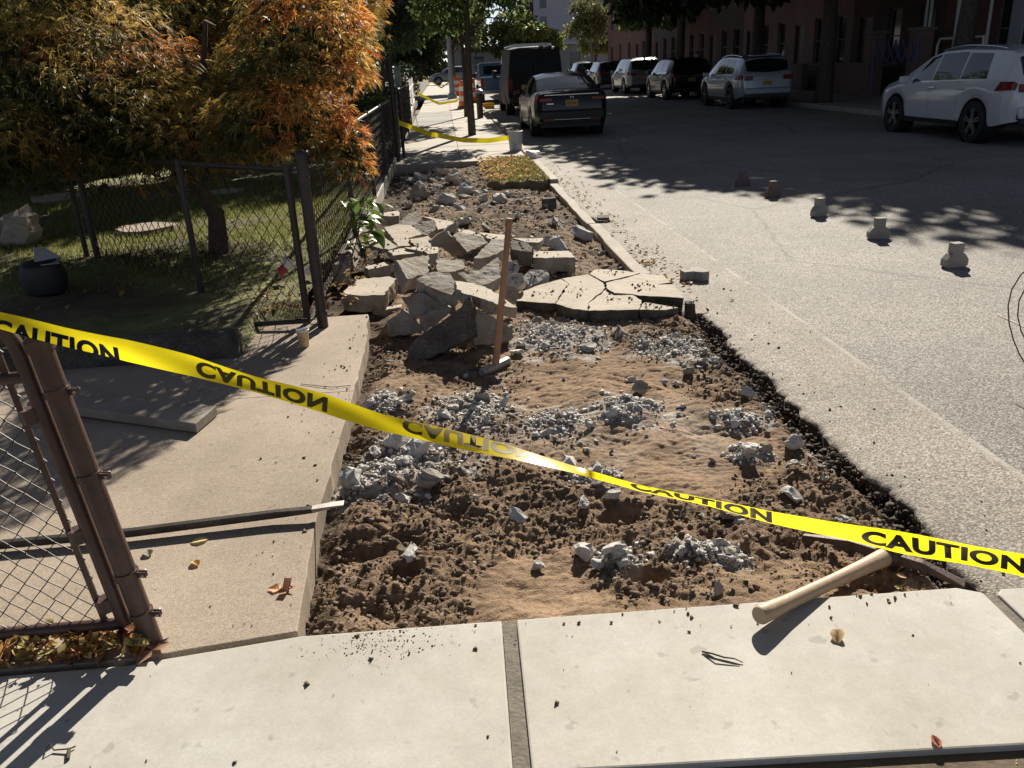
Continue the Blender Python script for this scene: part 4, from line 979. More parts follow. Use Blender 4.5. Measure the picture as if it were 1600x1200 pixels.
n = 150; t = rng.random(n); yy_ = 6.3 + 9 * t; P = np.stack([1.66 + np.abs(rng.normal(0, .16, n)), yy_, 0 * t + .012], -1)
leaf_litter('gutter_leaves', P, .03, .065, 'dry leaves gathered in the gutter along the kerb', 12, tilt=.25)
n = 70; P = np.stack([rng.normal(1.75, .1, n), rng.normal(7.0, .5, n), 0 * np.arange(n) + .015], -1); leaf_litter('gutter_leaf_pile', P, .03, .06, 'small pile of reddish leaves in the gutter near the lying paver', 13, tilt=.3)
n = 60; P = np.stack([rng.uniform(-.98, -.72, n), rng.uniform(5.7, 8.6, n), .16 + .06 * rng.random(n)], -1); leaf_litter('fence_foot_leaves', P, .04, .075, 'orange brown leaves caught at the foot of the pavement fence', 14)
n = 90; P = np.stack([rng.uniform(-1.5, -.95, n), rng.uniform(5.55, 6.3, n), .2 + .03 * rng.random(n)], -1); leaf_litter('corner_leaves', P, .03, .06, 'dry leaves behind the corner post', 15)
n = 34; P = np.stack([rng.uniform(1.1, 1.5, n), rng.uniform(2.14, 2.35, n), 0 * np.arange(n) + .07], -1); leaf_litter('pit_corner_leaves', P, .02, .045, 'small dry leaves in the pit corner under the pickaxe blade', 16, cols=LEAFC * .8)
n = 120; P = np.stack([rng.uniform(.4, 1.9, n), rng.uniform(1.34, 1.46, n), .095 + .01 * rng.random(n)], -1); leaf_litter('tree_pit_leaves', P, .015, .035, 'bits of leaves on the soil at the near edge of the white slab', 17)
# twigs on the slab
tw = MB(); q_ = [g(1097, 1018, .124), g(1112, 1021, .127), g(1131, 1027, .126), g(1147, 1029, .128), g(1161, 1035, .124)]; tw.tube(q_, [.003, .0026, .0026, .002, .0014], 5); tw.tube([g(1101, 1020, .125), g(1118, 1029, .128), g(1136, 1033, .126), g(1156, 1038, .123)], [.0024, .002, .002, .0012], 5)
tag(tw.build('twig', M['clod']), 'forked thin dark twig on the white slab below the pickaxe handle', 'twig')
tw = MB(); tw.tube([g(72, 1172, .125), g(78, 1162, .14), g(84, 1172, .125), g(108, 1170, .128), g(118, 1166, .125)], .0022, 5); tw.tube([g(108, 1170, .126), g(106, 1186, .124)], .005, 5)
tag(tw.build('twig', M['clod']), 'bent dark twig at the bottom left of the white slab', 'twig')
tw = MB(); tw.tube([g(470, 600, .123), g(520, 605, .126), g(548, 602, .124)], .002, 5); tag(tw.build('twig', M['clod']), 'thin straight twig along the walkway joint near the pit', 'twig')
# ------------------------------------------------------------------ plants
M['foliage'] = pmat('foliage', rough=.5, vcol=True, trans=.45, spec=.35)
M['maple_leaf'] = pmat('maple_leaf', rough=.55, vcol=True, trans=.5, spec=.3)
M['bark'] = pmat('bark', (.07, .052, .04), .9, var=.4, vscale=12, bump=.8, bscale=30)
M['bark_grey'] = pmat('bark_grey', (.13, .115, .10), .9, var=.35, vscale=10, bump=.7, bscale=25)
def lobes(B, D, S, Ln, Wd, droop=0.0):
    """narrow leaf blades: base B, direction D, side S (all (n,3)), length, half-width"""
    n = len(B); Ln = Ln[:, None]; Wd = Wd[:, None]
    mid = B + D * Ln * .45
    tip = B + D * Ln + np.array([0, 0, -1.0]) * (Ln * droop)
    V = np.stack([B, mid + S * Wd, tip, mid - S * Wd], 1).reshape(-1, 3)
    i = np.arange(n)[:, None] * 4
    return V, i + np.array([[0, 1, 2, 3]])
def unit(a): return a / (np.linalg.norm(a, axis=-1, keepdims=True) + 1e-9)
def shell_points(mounds, n, r, shell=.45, lower=-.6):
    """points spread through the outer part of several ellipsoids, in clumps"""
    vol = np.array([m_[1][0] * m_[1][1] * m_[1][2] for m_ in mounds]) ** .7; cnt = np.maximum(1, (n * vol / vol.sum()).astype(int)); P, O = [], []
    for (c, rad), k in zip(mounds, cnt):
        d = unit(r.normal(size=(k * 3, 3))); d = d[d[:, 2] > lower][:k]
        q = (1 - shell * r.random(len(d)) ** 1.5)
        nz = .12 * pnoise(d[:, 0] * 3 + c[0], d[:, 1] * 3 + d[:, 2] * 2.7, 51) + .10 * pnoise(d[:, 0] * 7, d[:, 2] * 7 + c[1], 52)
        keep = pnoise(d[:, 0] * 3.3 + c[1], d[:, 2] * 3.3 + d[:, 1] * 2, 53) + r.random(len(d)) * .9 > -.12
        p = np.array(c) + d * np.array(rad) * (q + nz)[:, None]
        P.append(p[keep]); O.append(d[keep])
    return np.concatenate(P), np.concatenate(O)
def crown(name, mounds, n, size, cols, seed, parent, per=3, wid=.32, shell=.5, lower=-.6, droop=.15, org=(0, 0, 0), cfun=None):
    r = np.random.default_rng(seed); P, O = shell_points(mounds, n, r, shell, lower); m_ = len(P)
    B, D, Cc = [], [], []
    base = np.array(cols)[r.integers(len(cols), size=m_)] * r.uniform(.7, 1.3, (m_, 1))
    if cfun is not None: base = cfun(P, O, r, base)
    for k in range(per):
        B.append(P + r.normal(0, size * .25, (m_, 3))); D.append(unit(O * .6 + r.normal(0, .7, (m_, 3)) + np.array([0, 0, -.25]))); Cc.append(base * r.uniform(.85, 1.15, (m_, 1)))
    B = np.concatenate(B); D = np.concatenate(D); Cc = np.concatenate(Cc); S = unit(np.cross(D, r.normal(size=D.shape)))
    Ln = size * r.uniform(.6, 1.35, len(B)); V, F = lobes(B, D, S, Ln, Ln * wid, droop)
    o = np_mesh(name, V - np.array(org), F, M['foliage'], parent, col=np.repeat(Cc, 4, 0)); return o
def trunk(pts, rads, mat, parent, name='trunk', n=10): return MB().tube(pts, rads, n).build(name, mat, parent, True)

# laceleaf maple over the garden fence
mp = empty('maple_tree', (-2.2, 7.9, .2), label='laceleaf maple with drooping orange and green foliage over the garden fence', cat='tree')
MO = np.array(mp.location)
MM = [((-3.2, 7.8, 1.30), (1.5, 1.2, 1.15)), ((-.97, 6.62, 1.86), (.50, .60, .66)), ((-1.22, 6.5, 1.32), (.54, .5, .40)), ((-.73, 6.28, 1.13), (.17, .2, .40)), ((-3.6, 7.0, 1.25), (.6, .6, .5)),
      ((-3.4, 7.9, 2.6), (.7, 1.0, .5)), ((-2.2, 8.5, 1.25), (1.3, 1.1, .45)), ((-1.55, 9.9, 2.35), (1.0, 1.4, .75)), ((-2.9, 9.6, 2.2), (1.1, 1.3, .8)), ((-4.2, 9.4, 2.0), (1.0, 1.1, .9)), ((-2.0, 7.3, 1.2), (.7, .7, .35)), ((-1.3, 7.7, 1.7), (.6, .7, .5))]
def mcol(P, O, r, base):
    gr = np.array([.075, .085, .025]); og = np.array([.66, .25, .06]); ye = np.array([.60, .43, .11]); rd = np.array([.56, .17, .06])
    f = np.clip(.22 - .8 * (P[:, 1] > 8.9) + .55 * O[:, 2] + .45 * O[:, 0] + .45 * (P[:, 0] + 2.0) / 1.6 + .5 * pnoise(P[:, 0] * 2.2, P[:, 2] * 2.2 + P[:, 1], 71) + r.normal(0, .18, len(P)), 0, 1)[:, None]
    h = np.clip(.5 + 1.1 * pnoise(P[:, 0] * 2.7, P[:, 2] * 2.7, 72) + r.normal(0, .2, len(P)) - .35 * (P[:, 0] < -1.7), 0, 1)[:, None]
    warm = ye * (1 - h) + og * h; q = (r.random((len(P), 1)) < .14) & (P[:, :1] > -1.7); warm = np.where(q, rd, warm)
    return (gr * (1 - f) + warm * f) * r.uniform(.75, 1.25, (len(P), 1))
r = np.random.default_rng(21)
P, O = shell_points(MM, 34000, r, .38, -.35); nP = len(P); base = mcol(P, O, r, None)
Hd = unit(O * np.array([1, 1, .35]) + np.array([.0, 0, -.45]) + r.normal(0, .3, (nP, 3)))       # fans hang outwards and down
Sd = unit(np.cross(Hd, O + r.normal(0, .4, (nP, 3))))
B, D, S, C = [], [], [], []
for k, a in enumerate((-1.05, -.6, -.22, .15, .55, 1.0)):
    dk = unit(Hd * math.cos(a) + Sd * math.sin(a) + r.normal(0, .10, (nP, 3))); B.append(P); D.append(dk); S.append(unit(np.cross(dk, O + r.normal(0, .5, (nP, 3))))); C.append(base * r.uniform(.85, 1.15, (nP, 1)))
B = np.concatenate(B); D = np.concatenate(D); S = np.concatenate(S); C = np.concatenate(C); Ln = r.uniform(.04, .10, len(B))
V, F = lobes(B, D, S, Ln, Ln * .045 + .0010, .2)
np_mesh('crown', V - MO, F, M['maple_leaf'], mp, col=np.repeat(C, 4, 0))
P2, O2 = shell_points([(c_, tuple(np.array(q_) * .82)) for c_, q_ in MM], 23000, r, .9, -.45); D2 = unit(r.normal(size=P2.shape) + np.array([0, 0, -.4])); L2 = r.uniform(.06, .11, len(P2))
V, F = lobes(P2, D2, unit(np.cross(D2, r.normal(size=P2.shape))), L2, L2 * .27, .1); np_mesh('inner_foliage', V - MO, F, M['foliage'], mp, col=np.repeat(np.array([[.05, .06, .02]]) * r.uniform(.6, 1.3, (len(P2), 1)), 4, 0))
trunk([(0, 0, -.05), (.05, -.05, .35), (-.08, -.1, .7), (.05, -.2, 1.1)], [.10, .075, .065, .05], M['bark'], mp)
for k, tip in enumerate([(-.9, -.3, 1.9), (.45, -.6, 1.9), (1.15, -1.2, 1.75), (1.0, -1.4, 1.2), (-1.4, -.6, 1.2), (1.4, -1.55, 1.1)]):
    trunk([(.02, -.15, .9 + .05 * k), (tip[0] * .4, tip[1] * .4, .9 + .5 * (tip[2] - .7)), (tip[0] * .75, tip[1] * .75, tip[2] + .05), tip], [.04, .03, .018, .008], M['bark'], mp, 'limb', 7)

GREEN = [(0.076, 0.128, 0.037), (0.102, 0.162, 0.051), (0.136, 0.187, 0.054), (0.068, 0.102, 0.043), (0.17, 0.204, 0.051)]
DARKG = [(.022, .035, .016), (.03, .045, .018), (.026, .038, .02)]
BLUEG = [(0.096, 0.136, 0.088), (0.128, 0.16, 0.096), (0.08, 0.12, 0.072)]
YELG = [(0.224, 0.24, 0.056), (0.16, 0.208, 0.056), (0.272, 0.24, 0.064), (0.112, 0.16, 0.048)]
OLIVE = [(0.144, 0.16, 0.064), (0.192, 0.176, 0.08), (0.112, 0.136, 0.056)]
def ragged(c, R_, n, sd, k=.45):
    q = np.random.default_rng(sd); out = []
    for i in range(n):
        d = unit(q.normal(size=3)); rr = q.uniform(.7, 1.3) * k; out.append((tuple(np.array(c) + d * np.array(R_) * q.uniform(.35, .95)), (R_[0] * rr, R_[1] * rr, R_[2] * rr * .8)))
    return out
def tree(loc, tr, th, mounds, n, size, cols, label, seed, group=None, bark='bark', name='street_tree', limbs=6, wid=.34, shell=.6, cat='tree'):
    t = empty(name, loc, label=label, cat=cat, group=group); r = np.random.default_rng(seed)
    trunk([(0, 0, -.1), (.02 * r.normal(), .02 * r.normal(), th * .4), (.06 * r.normal(), .06 * r.normal(), th), (.1 * r.normal(), .1, th * 1.5)], [tr * 1.25, tr, tr * .8, tr * .45], M[bark], t)
    for k in range(limbs):
        c, rad = mounds[k % len(mounds)]; d = unit(r.normal(size=3)); tip = np.array(c) + d * np.array(rad) * .75
        st = np.array([0, 0, th * (.75 + .5 * r.random())]); trunk([st, st * .5 + tip * .5 + np.array([0, 0, .2]), tip], [tr * .45, tr * .28, tr * .08], M[bark], t, 'limb', 6)
    crown('crown', mounds, n, size, cols, seed, t, wid=wid, shell=shell); return t
tree((.64, 21.5, .1), .085, 2.6, [((.1, 0, 4.6), (1.5, 1.5, 2.1)), ((-.5, .3, 2.95), (.75, .8, .6)), ((.8, -.2, 3.1), (.7, .7, .7)), ((.2, .5, 6.5), (1.2, 1.2, 1.2))], 4200, .13, GREEN, 'slim street tree with dark trunk on the left pavement behind the bucket', 31, 'street trees on the left pavement')
tree((.72, 29.5, .1), .07, 2.6, [((-.1, 0, 4.8), (1.7, 1.7, 2.2)), ((-.6, 0, 3.0), (.8, .8, .6))], 3600, .15, GREEN, 'thinner street tree just behind the nearest one on the left pavement', 32, 'street trees on the left pavement')
tree((.75, 58, .1), .1, 2.8, [((0, 0, 5.0), (2.2, 2.2, 2.4)), ((.6, 0, 3.3), (1.2, 1.2, .8))], 3000, .25, OLIVE, 'olive street tree farthest along the left pavement', 33, 'street trees on the left pavement')
GT = 'garden trees left of the pavement'
tree((-3, 122, .1), .25, 3, ragged((0, 0, 3.8), (5, 3, 3.4), 14, 5), 2800, .5, OLIVE, 'olive green tree closing the view at the far end of the left pavement', 45, 'trees beyond the end of the street')
tree((-2.1, 27, .13), .15, 2.0, [((.2, 0, 4.0), (1.6, 2.0, 2.3)), ((.55, -.6, 2.6), (.9, 1.0, .9))], 6500, .13, BLUEG, 'bushy grey-green tree overhanging the pavement beyond the maple', 34, GT, name='garden_tree')
tree((-2.6, 38, .13), .18, 2.2, [((.3, 0, 5), (2.4, 2.4, 3.2)), ((1.0, 0, 3.0), (1.0, 1.2, 1.0))], 5000, .2, GREEN, 'tall green tree behind the grey-green one on the left', 35, GT, name='garden_tree')
tree((-2.6, 54, .13), .18, 2.4, [((.2, 0, 4.6), (2.6, 2.6, 3.4)), ((.9, 0, 2.4), (1.2, 1.2, 1.0))], 4200, .26, DARKG, 'dark tree over the far end of the left pavement', 36, GT, name='garden_tree')
tree((-3.9, 15.2, .13), .2, 1.6, [((0, 0, 3.4), (2.1, 1.4, 2.5)), ((1.4, .3, 3.0), (1.1, 1.0, 1.5)), ((-1.4, 0, 2.2), (1.2, 1.0, 1.3))], 9000, .13, DARKG, 'dense dark evergreen right behind the orange maple', 37, GT, name='garden_tree')
tree((-7.4, 13.5, .13), .2, 1.6, [((0, 0, 3.0), (1.5, 1.3, 2.0))], 4500, .14, DARKG, 'dense dark evergreen near the left edge behind the maple', 38, GT, name='garden_tree')
tree((-2.4, 19.5, .13), .12, 1.2, [((0, 0, 2.0), (1.0, 1.5, 1.3)), ((.3, .5, 3.4), (.9, 1.0, 1.0))], 5200, .11, GREEN, 'leafy green shrub tree between the evergreen and the overhanging tree', 39, GT, name='garden_tree')
for i, (x, y, rr, hh, cc, lb) in enumerate([(-1.45, 24.5, .45, .95, BLUEG, 'pale leafy shrub behind the pavement fence near the open gate'), (-1.8, 42.0, .7, 1.5, DARKG, 'dark shrub beyond the picket fence'), (-1.9, 21.8, .5, 1.0, GREEN, 'green shrub just beyond the open gate')]):
    s_ = empty('shrub', (x, y, .13), label=lb, cat='shrub'); crown('crown', [((0, 0, hh * .65), (rr, rr, hh * .6))], 900, .09, cc, 300 + i, s_); trunk([(0, 0, 0), (.02, 0, hh * .7)], [.03, .015], M['bark'], s_, 'stem', 6)
FT = 'trees beyond the end of the street'
tree((10.5, 128, 0), .25, 3, ragged((0, 0, 4.6), (5.6, 4, 2.8), 14, 1) + ragged((3.5, 0, 4.2), (3.4, 3, 2.0), 7, 2), 4200, .5, YELG, 'yellow-green tree beyond the end of the street behind the van', 41, FT)
tree((16.5, 97, .1), .2, 2.6, ragged((0, 0, 5.4), (2.9, 2.6, 3.0), 13, 3), 2600, .3, OLIVE, 'grey-green tree in front of the reddish building at the end of the street', 42, FT, bark='bark_grey')
tree((18.5, 106, .1), .2, 2.0, [((0, 0, 3.6), (1.8, 1.8, 2.2))], 1500, .35, YELG, 'yellowish small tree beside the reddish building at the end of the street', 43, FT)
tree((-9, 130, .1), .25, 3, ragged((0, 0, 6), (6, 4, 4.5), 14, 4), 3000, .6, GREEN, 'broad green tree beyond the cross street on the left', 44, FT)
RT = 'street trees on the far side pavement'
LBL = ['large street tree on the far pavement nearest the camera, above the white car', 'large street tree with dark trunk between the white car and the silver one', 'large street tree just beyond the silver car on the far pavement', 'large street tree beside the black parked car on the far pavement', 'large street tree beside the farthest parked cars on the far pavement']
for i, (y, x) in enumerate([(21.6, 13.1), (27.0, 12.0), (34, 12.3), (45, 12.2), (58, 13.6)]):
    mm_ = [((-.6, 0, 7.0), (4.9, 5.2, 2.9)), ((-2.4, 1, 5.4), (2.4, 2.8, 1.5)), ((.5, -1, 8.6), (3.6, 3.6, 2.0)), ((-3.2, -1.6, 6.6), (2.3, 2.6, 1.7)), ((-2.8, 2.6, 6.4), (2.2, 2.6, 1.8)), ((1.5, 2, 6), (3, 3, 2))]
    if i > 0: mm_.append(((-1.2 - .3 * (i % 2), -1.0, 3.9), (2.0, 2.2, .9)))
    if i == 0: mm_ = [((-.3, .6, 7.6), (4.4, 4.6, 2.6)), ((-2.2, 1.6, 6.4), (2.2, 2.6, 1.4)), ((.5, 0, 9.0), (3.4, 3.4, 1.8)), ((1.5, 1, 6.4), (3, 3, 1.8))]
    if i == 4: mm_ = [((0, 0, 6.4), (2.6, 4, 2.4)), ((.3, 1, 4.2), (2, 2.4, 1.0))]
    mm_ += {0: [((-4.6, 3.4, 6.4), (2.0, 1.7, 1.2))], 1: [((-5.0, 1.2, 6.4), (1.8, 3.2, 1.4)), ((-4.0, -3.0, 6.4), (2.3, 2.5, 1.4))], 2: [((-5.3, 0, 6.8), (2.4, 4.2, 1.5))], 3: [((-4.6, 0, 6.8), (2.4, 4.2, 1.5))]}.get(i, [])
    tree((x, y, .12), .24, 3.6, mm_, 18000 if i < 3 else 9000, .24 + .03 * i, DARKG if i < 4 else GREEN, LBL[i], 50 + i, RT, limbs=8, shell=.85)
HDG = ['dark clipped hedge behind the garden lawn, left part', 'dark clipped hedge behind the garden lawn, middle part', 'dark clipped hedge behind the garden lawn, right part beside the evergreen']
for i, x in enumerate((-8.6, -6.0, -3.4)):
    h_ = empty('hedge', (x, 14.0 - .1 * i, .2), label=HDG[i], cat='hedge', group='hedges behind the lawn'); crown('crown', [((0, 0, .7), (1.5, .55, .75)), ((-.7, .1, .9), (.8, .5, .6)), ((.7, 0, .8), (.8, .5, .65))], 3800, .10, DARKG, 400 + i, h_, shell=.7); trunk([(0, 0, 0), (.05, 0, .8)], [.06, .03], M['bark'], h_, 'stem', 6)
# leafy plant at the fence foot: every big leaf its own part
hp_ = empty('leafy_plant', (-.86, 7.55, .14), label='plant with large glossy green leaves at the foot of the pavement fence', cat='plant')
M['hosta'] = pmat('glossy_leaf', (.10, .17, .035), .35, col2=(.19, .27, .07), vscale=18, spec=.6, trans=.25)
r = np.random.default_rng(9)
def big_leaf(L_, W_):
    V = []; n = 7
    for i in range(n):
        t = i / (n - 1); w = W_ * math.sin(math.pi * min(1, t * .93 + .05)) ** .8; z = .12 * L_ * math.sin(t * 2.4) - .25 * L_ * t * t
        V += [(-w, t * L_, z + w * .35), (0, t * L_, z), (w, t * L_, z + w * .35)]
    F = []
    for i in range(n - 1):
        for j in (0, 1): F.append((3 * i + j, 3 * i + j + 1, 3 * i + 4 + j, 3 * i + 3 + j))
    return np.array(V), np.array(F)
lv, lf = big_leaf(.17, .045); lme = None
for k in range(38):
    h = .06 + .44 * r.random(); a = r.uniform(0, 6.28); off = (.08 * r.normal() + .05, .16 * r.normal(), h)
    if lme is None: o = np_mesh('leaf', lv, lf, M['hosta'], hp_, smooth=True); lme = o.data
    else: o = bpy.data.objects.new('leaf', lme); COL.objects.link(o); o.parent = hp_
    o.location = off; s = r.uniform(.75, 1.25); o.scale = (s, s, s); o.rotation_euler = (r.uniform(-.7, .3), r.uniform(-.3, .3), -1.0 + r.uniform(-1.5, 1.5))
st = MB()
for k in range(7): st.tube([(.03 * r.normal(), .05 * r.normal(), 0), (.05 * r.normal(), .1 * r.normal(), .2), (.08 * r.normal() + .04, .15 * r.normal(), .45)], [.006, .005, .003], 5)
st.build('stem', M['bark'], hp_)
# grass
M['grass'] = pmat('grass', rough=.6, vcol=True, trans=.45, spec=.25)
def grass(name, x, y, z, hmin, hmax, cols, seed, label, wid=.004):
    r = np.random.default_rng(seed); n = len(x); h = r.uniform(hmin, hmax, n); a = r.uniform(0, 6.28, n); ln = r.uniform(.1, .6, n) * h; b_ = r.uniform(0, 6.28, n)
    B0 = np.stack([x, y, z], -1); s = np.stack([np.cos(a), np.sin(a), 0 * a], -1) * wid; T = B0 + np.stack([np.cos(b_) * ln, np.sin(b_) * ln, h], -1)
    V = np.stack([B0 - s, B0 + s, T], 1).reshape(-1, 3); F = np.arange(3 * n).reshape(-1, 3); C = np.array(cols)[r.integers(len(cols), size=n)] * r.uniform(.7, 1.3, (n, 1))
    return tag(np_mesh(name, V, F, M['grass'], col=np.repeat(C, 3, 0)), label, 'grass', None, 'stuff')
n = 110000; x = rng.uniform(-7.5, -1.05, n); y = rng.uniform(6.6, 13.3, n); k = (fbm(x, y, 1.1, 4, 62) + rng.random(n) * .9 > -.05) & (rng.random(n) < .25 + .75 * sst(7.3, 8.6, y)); x, y = x[k], y[k]
grass('garden_grass', x, y, yard_z(x, y) - .01, .02, .07, [(.17, .20, .05), (.22, .24, .075), (.12, .14, .04), (.27, .24, .10)], 81, 'short patchy grass in the garden behind the chain-link fence', .006)
# sod island by the kerb
xs_ = np.arange(.36, 1.44, .02); ys_ = np.arange(11.9, 15.5, .03); X, Y = np.meshgrid(xs_, ys_)
edge = sst(0, .12, X - .50 - .16 * pnoise(Y * 2.5, Y * 0, 5) - .16 * (Y - 12)*.25) * sst(0, .1, Y - 12.08 - .22 * pnoise(X * 4, X * 0, 6))
Z = .0 + edge * (.135 + .02 * fbm(X, Y, .3, 2, 91)) - .10 * (1 - edge)
ny, nx = X.shape; idx = np.arange(nx * ny).reshape(ny, nx); q = np.stack([idx[:-1, :-1], idx[:-1, 1:], idx[1:, 1:], idx[1:, :-1]], -1).reshape(-1, 4)
C = np.array([.05, .04, .03]) * (1 - edge[..., None]) + np.array([.17, .13, .06]) * edge[..., None]
tag(np_mesh('grass_island', np.stack([X, Y, Z], -1).reshape(-1, 3), q, M['yard'], col=C.reshape(-1, 3), smooth=True), kind='structure')
n = 9000; x = rng.uniform(.5, 1.43, n); y = rng.uniform(12.1, 15.4, n); e_ = sst(0, .12, x - .50 - .16 * (y - 12) * .25) * sst(0, .1, y - 12.12); k = (e_ > .6) & (rng.random(n) < .35 + .65 * sst(.7, 1.2, x)); x, y = x[k], y[k]
grass('island_grass', x, y, 0 * x + .14, .02, .07, [(.17, .17, .05), (.22, .20, .07), (.12, .13, .04), (.27, .22, .09)], 82, 'dry yellowish grass on the sod island by the kerb', .008)
n = 620; x = rng.uniform(.5, 1.4, n); y = rng.uniform(12.2, 15.3, n); k = rng.random(n) < np.where(x < .95, 1, .45); P = np.stack([x[k], y[k], 0 * x[k] + .19], -1)
leaf_litter('island_leaves', P, .04, .085, 'orange and tan fallen leaves on the sod island by the kerb', 18, cols=LEAFC * 1.5, tilt=.35)
n = 260; P = np.stack([rng.uniform(-5.5, -1.2, n), rng.uniform(6.0, 11, n), 0 * np.arange(n)], -1); P[:, 2] = yard_z(P[:, 0], P[:, 1]) + .02
leaf_litter('garden_leaves', P, .03, .07, 'fallen leaves scattered over the garden soil', 19, cols=LEAFC * .8, tilt=.4)
# garden things
def yobj(px, py, z=.22): return g(px, py, z)
M['pot'] = pmat('black_pot', (.02, .02, .021), .55); M['tin'] = pmat('grey_sheet', (.45, .45, .44), .4, metal=.4)
p = yobj(75, 458, .2); pot = empty('black_pot', (p[0], p[1], .19), label='black rounded pot with a bent grey sheet on top in the garden', cat='pot')
MB().lathe([(.10, 0), (.15, .03), (.17, .14), (.15, .24), (.11, .27), (.0, .27)], n=20).build('pot_body', M['pot'], pot, True)
s_ = MB(); s_.add([(-.02, -.05, .27), (.06, -.12, .26), (.17, -.06, .255), (.12, .10, .27), (.02, .08, .36), (-.03, .02, .37)], [(0, 1, 2, 3), (0, 3, 4, 5)]); o = s_.build('bent_sheet', M['tin'], pot); sm = o.modifiers.new('s', 'SOLIDIFY'); sm.thickness = .006
STN = [(225, 357, .62, .28, .1, 'flat stepping stone in the lit grass behind the inner fence'), (90, 309, .75, .4, .1, 'flat pinkish stepping stone farther back on the left of the garden'), (352, 300, .45, .25, .1, 'small pale stepping stone behind the fence mesh near the maple')]
for px, py, a, b_, h, lb in STN:
    p = yobj(px, py, .26); q_ = [(p[0] + a * .5 * math.cos(t) * (1 + .15 * math.sin(3 * t)), p[1] + b_ * math.sin(t) * (1 + .1 * math.cos(4 * t)), .19) for t in np.linspace(0, 6.283, 14)[:-1]]
    tag(MB().prism(q_, (0, 0, .09)).build('stepping_stone', M['old_concrete'], bevel=.01), lb, 'stone')
p = yobj(40, 385, .2); me = hull_mesh('garden_rock', 500, 24, .9, True); me.materials.append(M['slab_top']); o = bpy.data.objects.new('garden_rock', me); COL.objects.link(o); o.location = (p[0], p[1], .38); o.scale = (.2, .2, .28); tag(o, 'tall tan rock among fallen leaves at the left edge of the garden', 'rock')
M['red_plastic'] = pmat('red_plastic', (.45, .06, .05), .5)
p = yobj(437, 436, .22); c_ = empty('plastic_cup', (p[0], p[1], .26), label='tilted white and red cup in the dark garden behind the fence', cat='cup'); c_.rotation_euler = (0, .9, .5)
MB().lathe([(.035, 0), (.037, .07)], n=16).build('red_base', M['red_plastic'], c_, True); MB().lathe([(.0375, .07), (.045, .14), (.041, .14), (.02, .09)], n=16).build('white_rim', M['paper_white'], c_, True)
p = yobj(482, 432, .2); o = MB().lathe([(.03, 0), (.042, .1), (.038, .1), (.026, .01)], n=16).build('paper_cup', M['paper_white'], None, True); o.location = (p[0], p[1], .24); o.rotation_euler = (1.2, .2, .6); tag(o, 'small white cup lying behind the corner post', 'cup')
# ------------------------------------------------------------------ vehicles
M['glass'] = pmat('car_glass', (.012, .014, .016), .04, spec=.9)
M['glass_blue'] = pmat('car_rear_glass', (.02, .03, .035), .06, spec=1.0)
M['tyre'] = pmat('tyre', (.014, .014, .014), .75)
M['rim'] = pmat('alloy_rim', (.34, .34, .35), .3, metal=.8)
M['rim_dark'] = pmat('dark_rim', (.05, .05, .05), .4, metal=.5)
M['red_lens'] = pmat('red_lens', (.16, .008, .008), .15, spec=.6)
M['clear_lens'] = pmat('clear_lens', (.6, .6, .6), .1, spec=.7)
M['chrome'] = pmat('chrome_trim', (.6, .6, .62), .15, metal=1.0)
M['trim'] = pmat('black_trim', (.015, .015, .016), .5)
M['plate'] = pmat('number_plate', (.42, .24, .06), .5)
M['plate_ink'] = pmat('number_plate_ink', (.02, .02, .06), .5)
def paint(n, c, rough=.25, metal=.0): return pmat(n, c, rough, metal=metal, spec=.5, coat=.7)
P_ = dict(black=pmat('black_paint', (.004, .004, .005), .22, spec=.35, coat=.12), white=paint('white_paint', (.58, .58, .61)), silver=paint('silver_paint', (.30, .33, .36), .3, .35), grey=paint('grey_paint', (.19, .20, .21), .3, .3),
          brown=pmat('dark_brown_paint', (.010, .008, .007), .55, spec=.25), blue=paint('blue_paint', (.035, .10, .19)), navy=paint('dark_car_paint', (.03, .033, .04)), pale=paint('pale_blue_paint', (.35, .45, .52)))
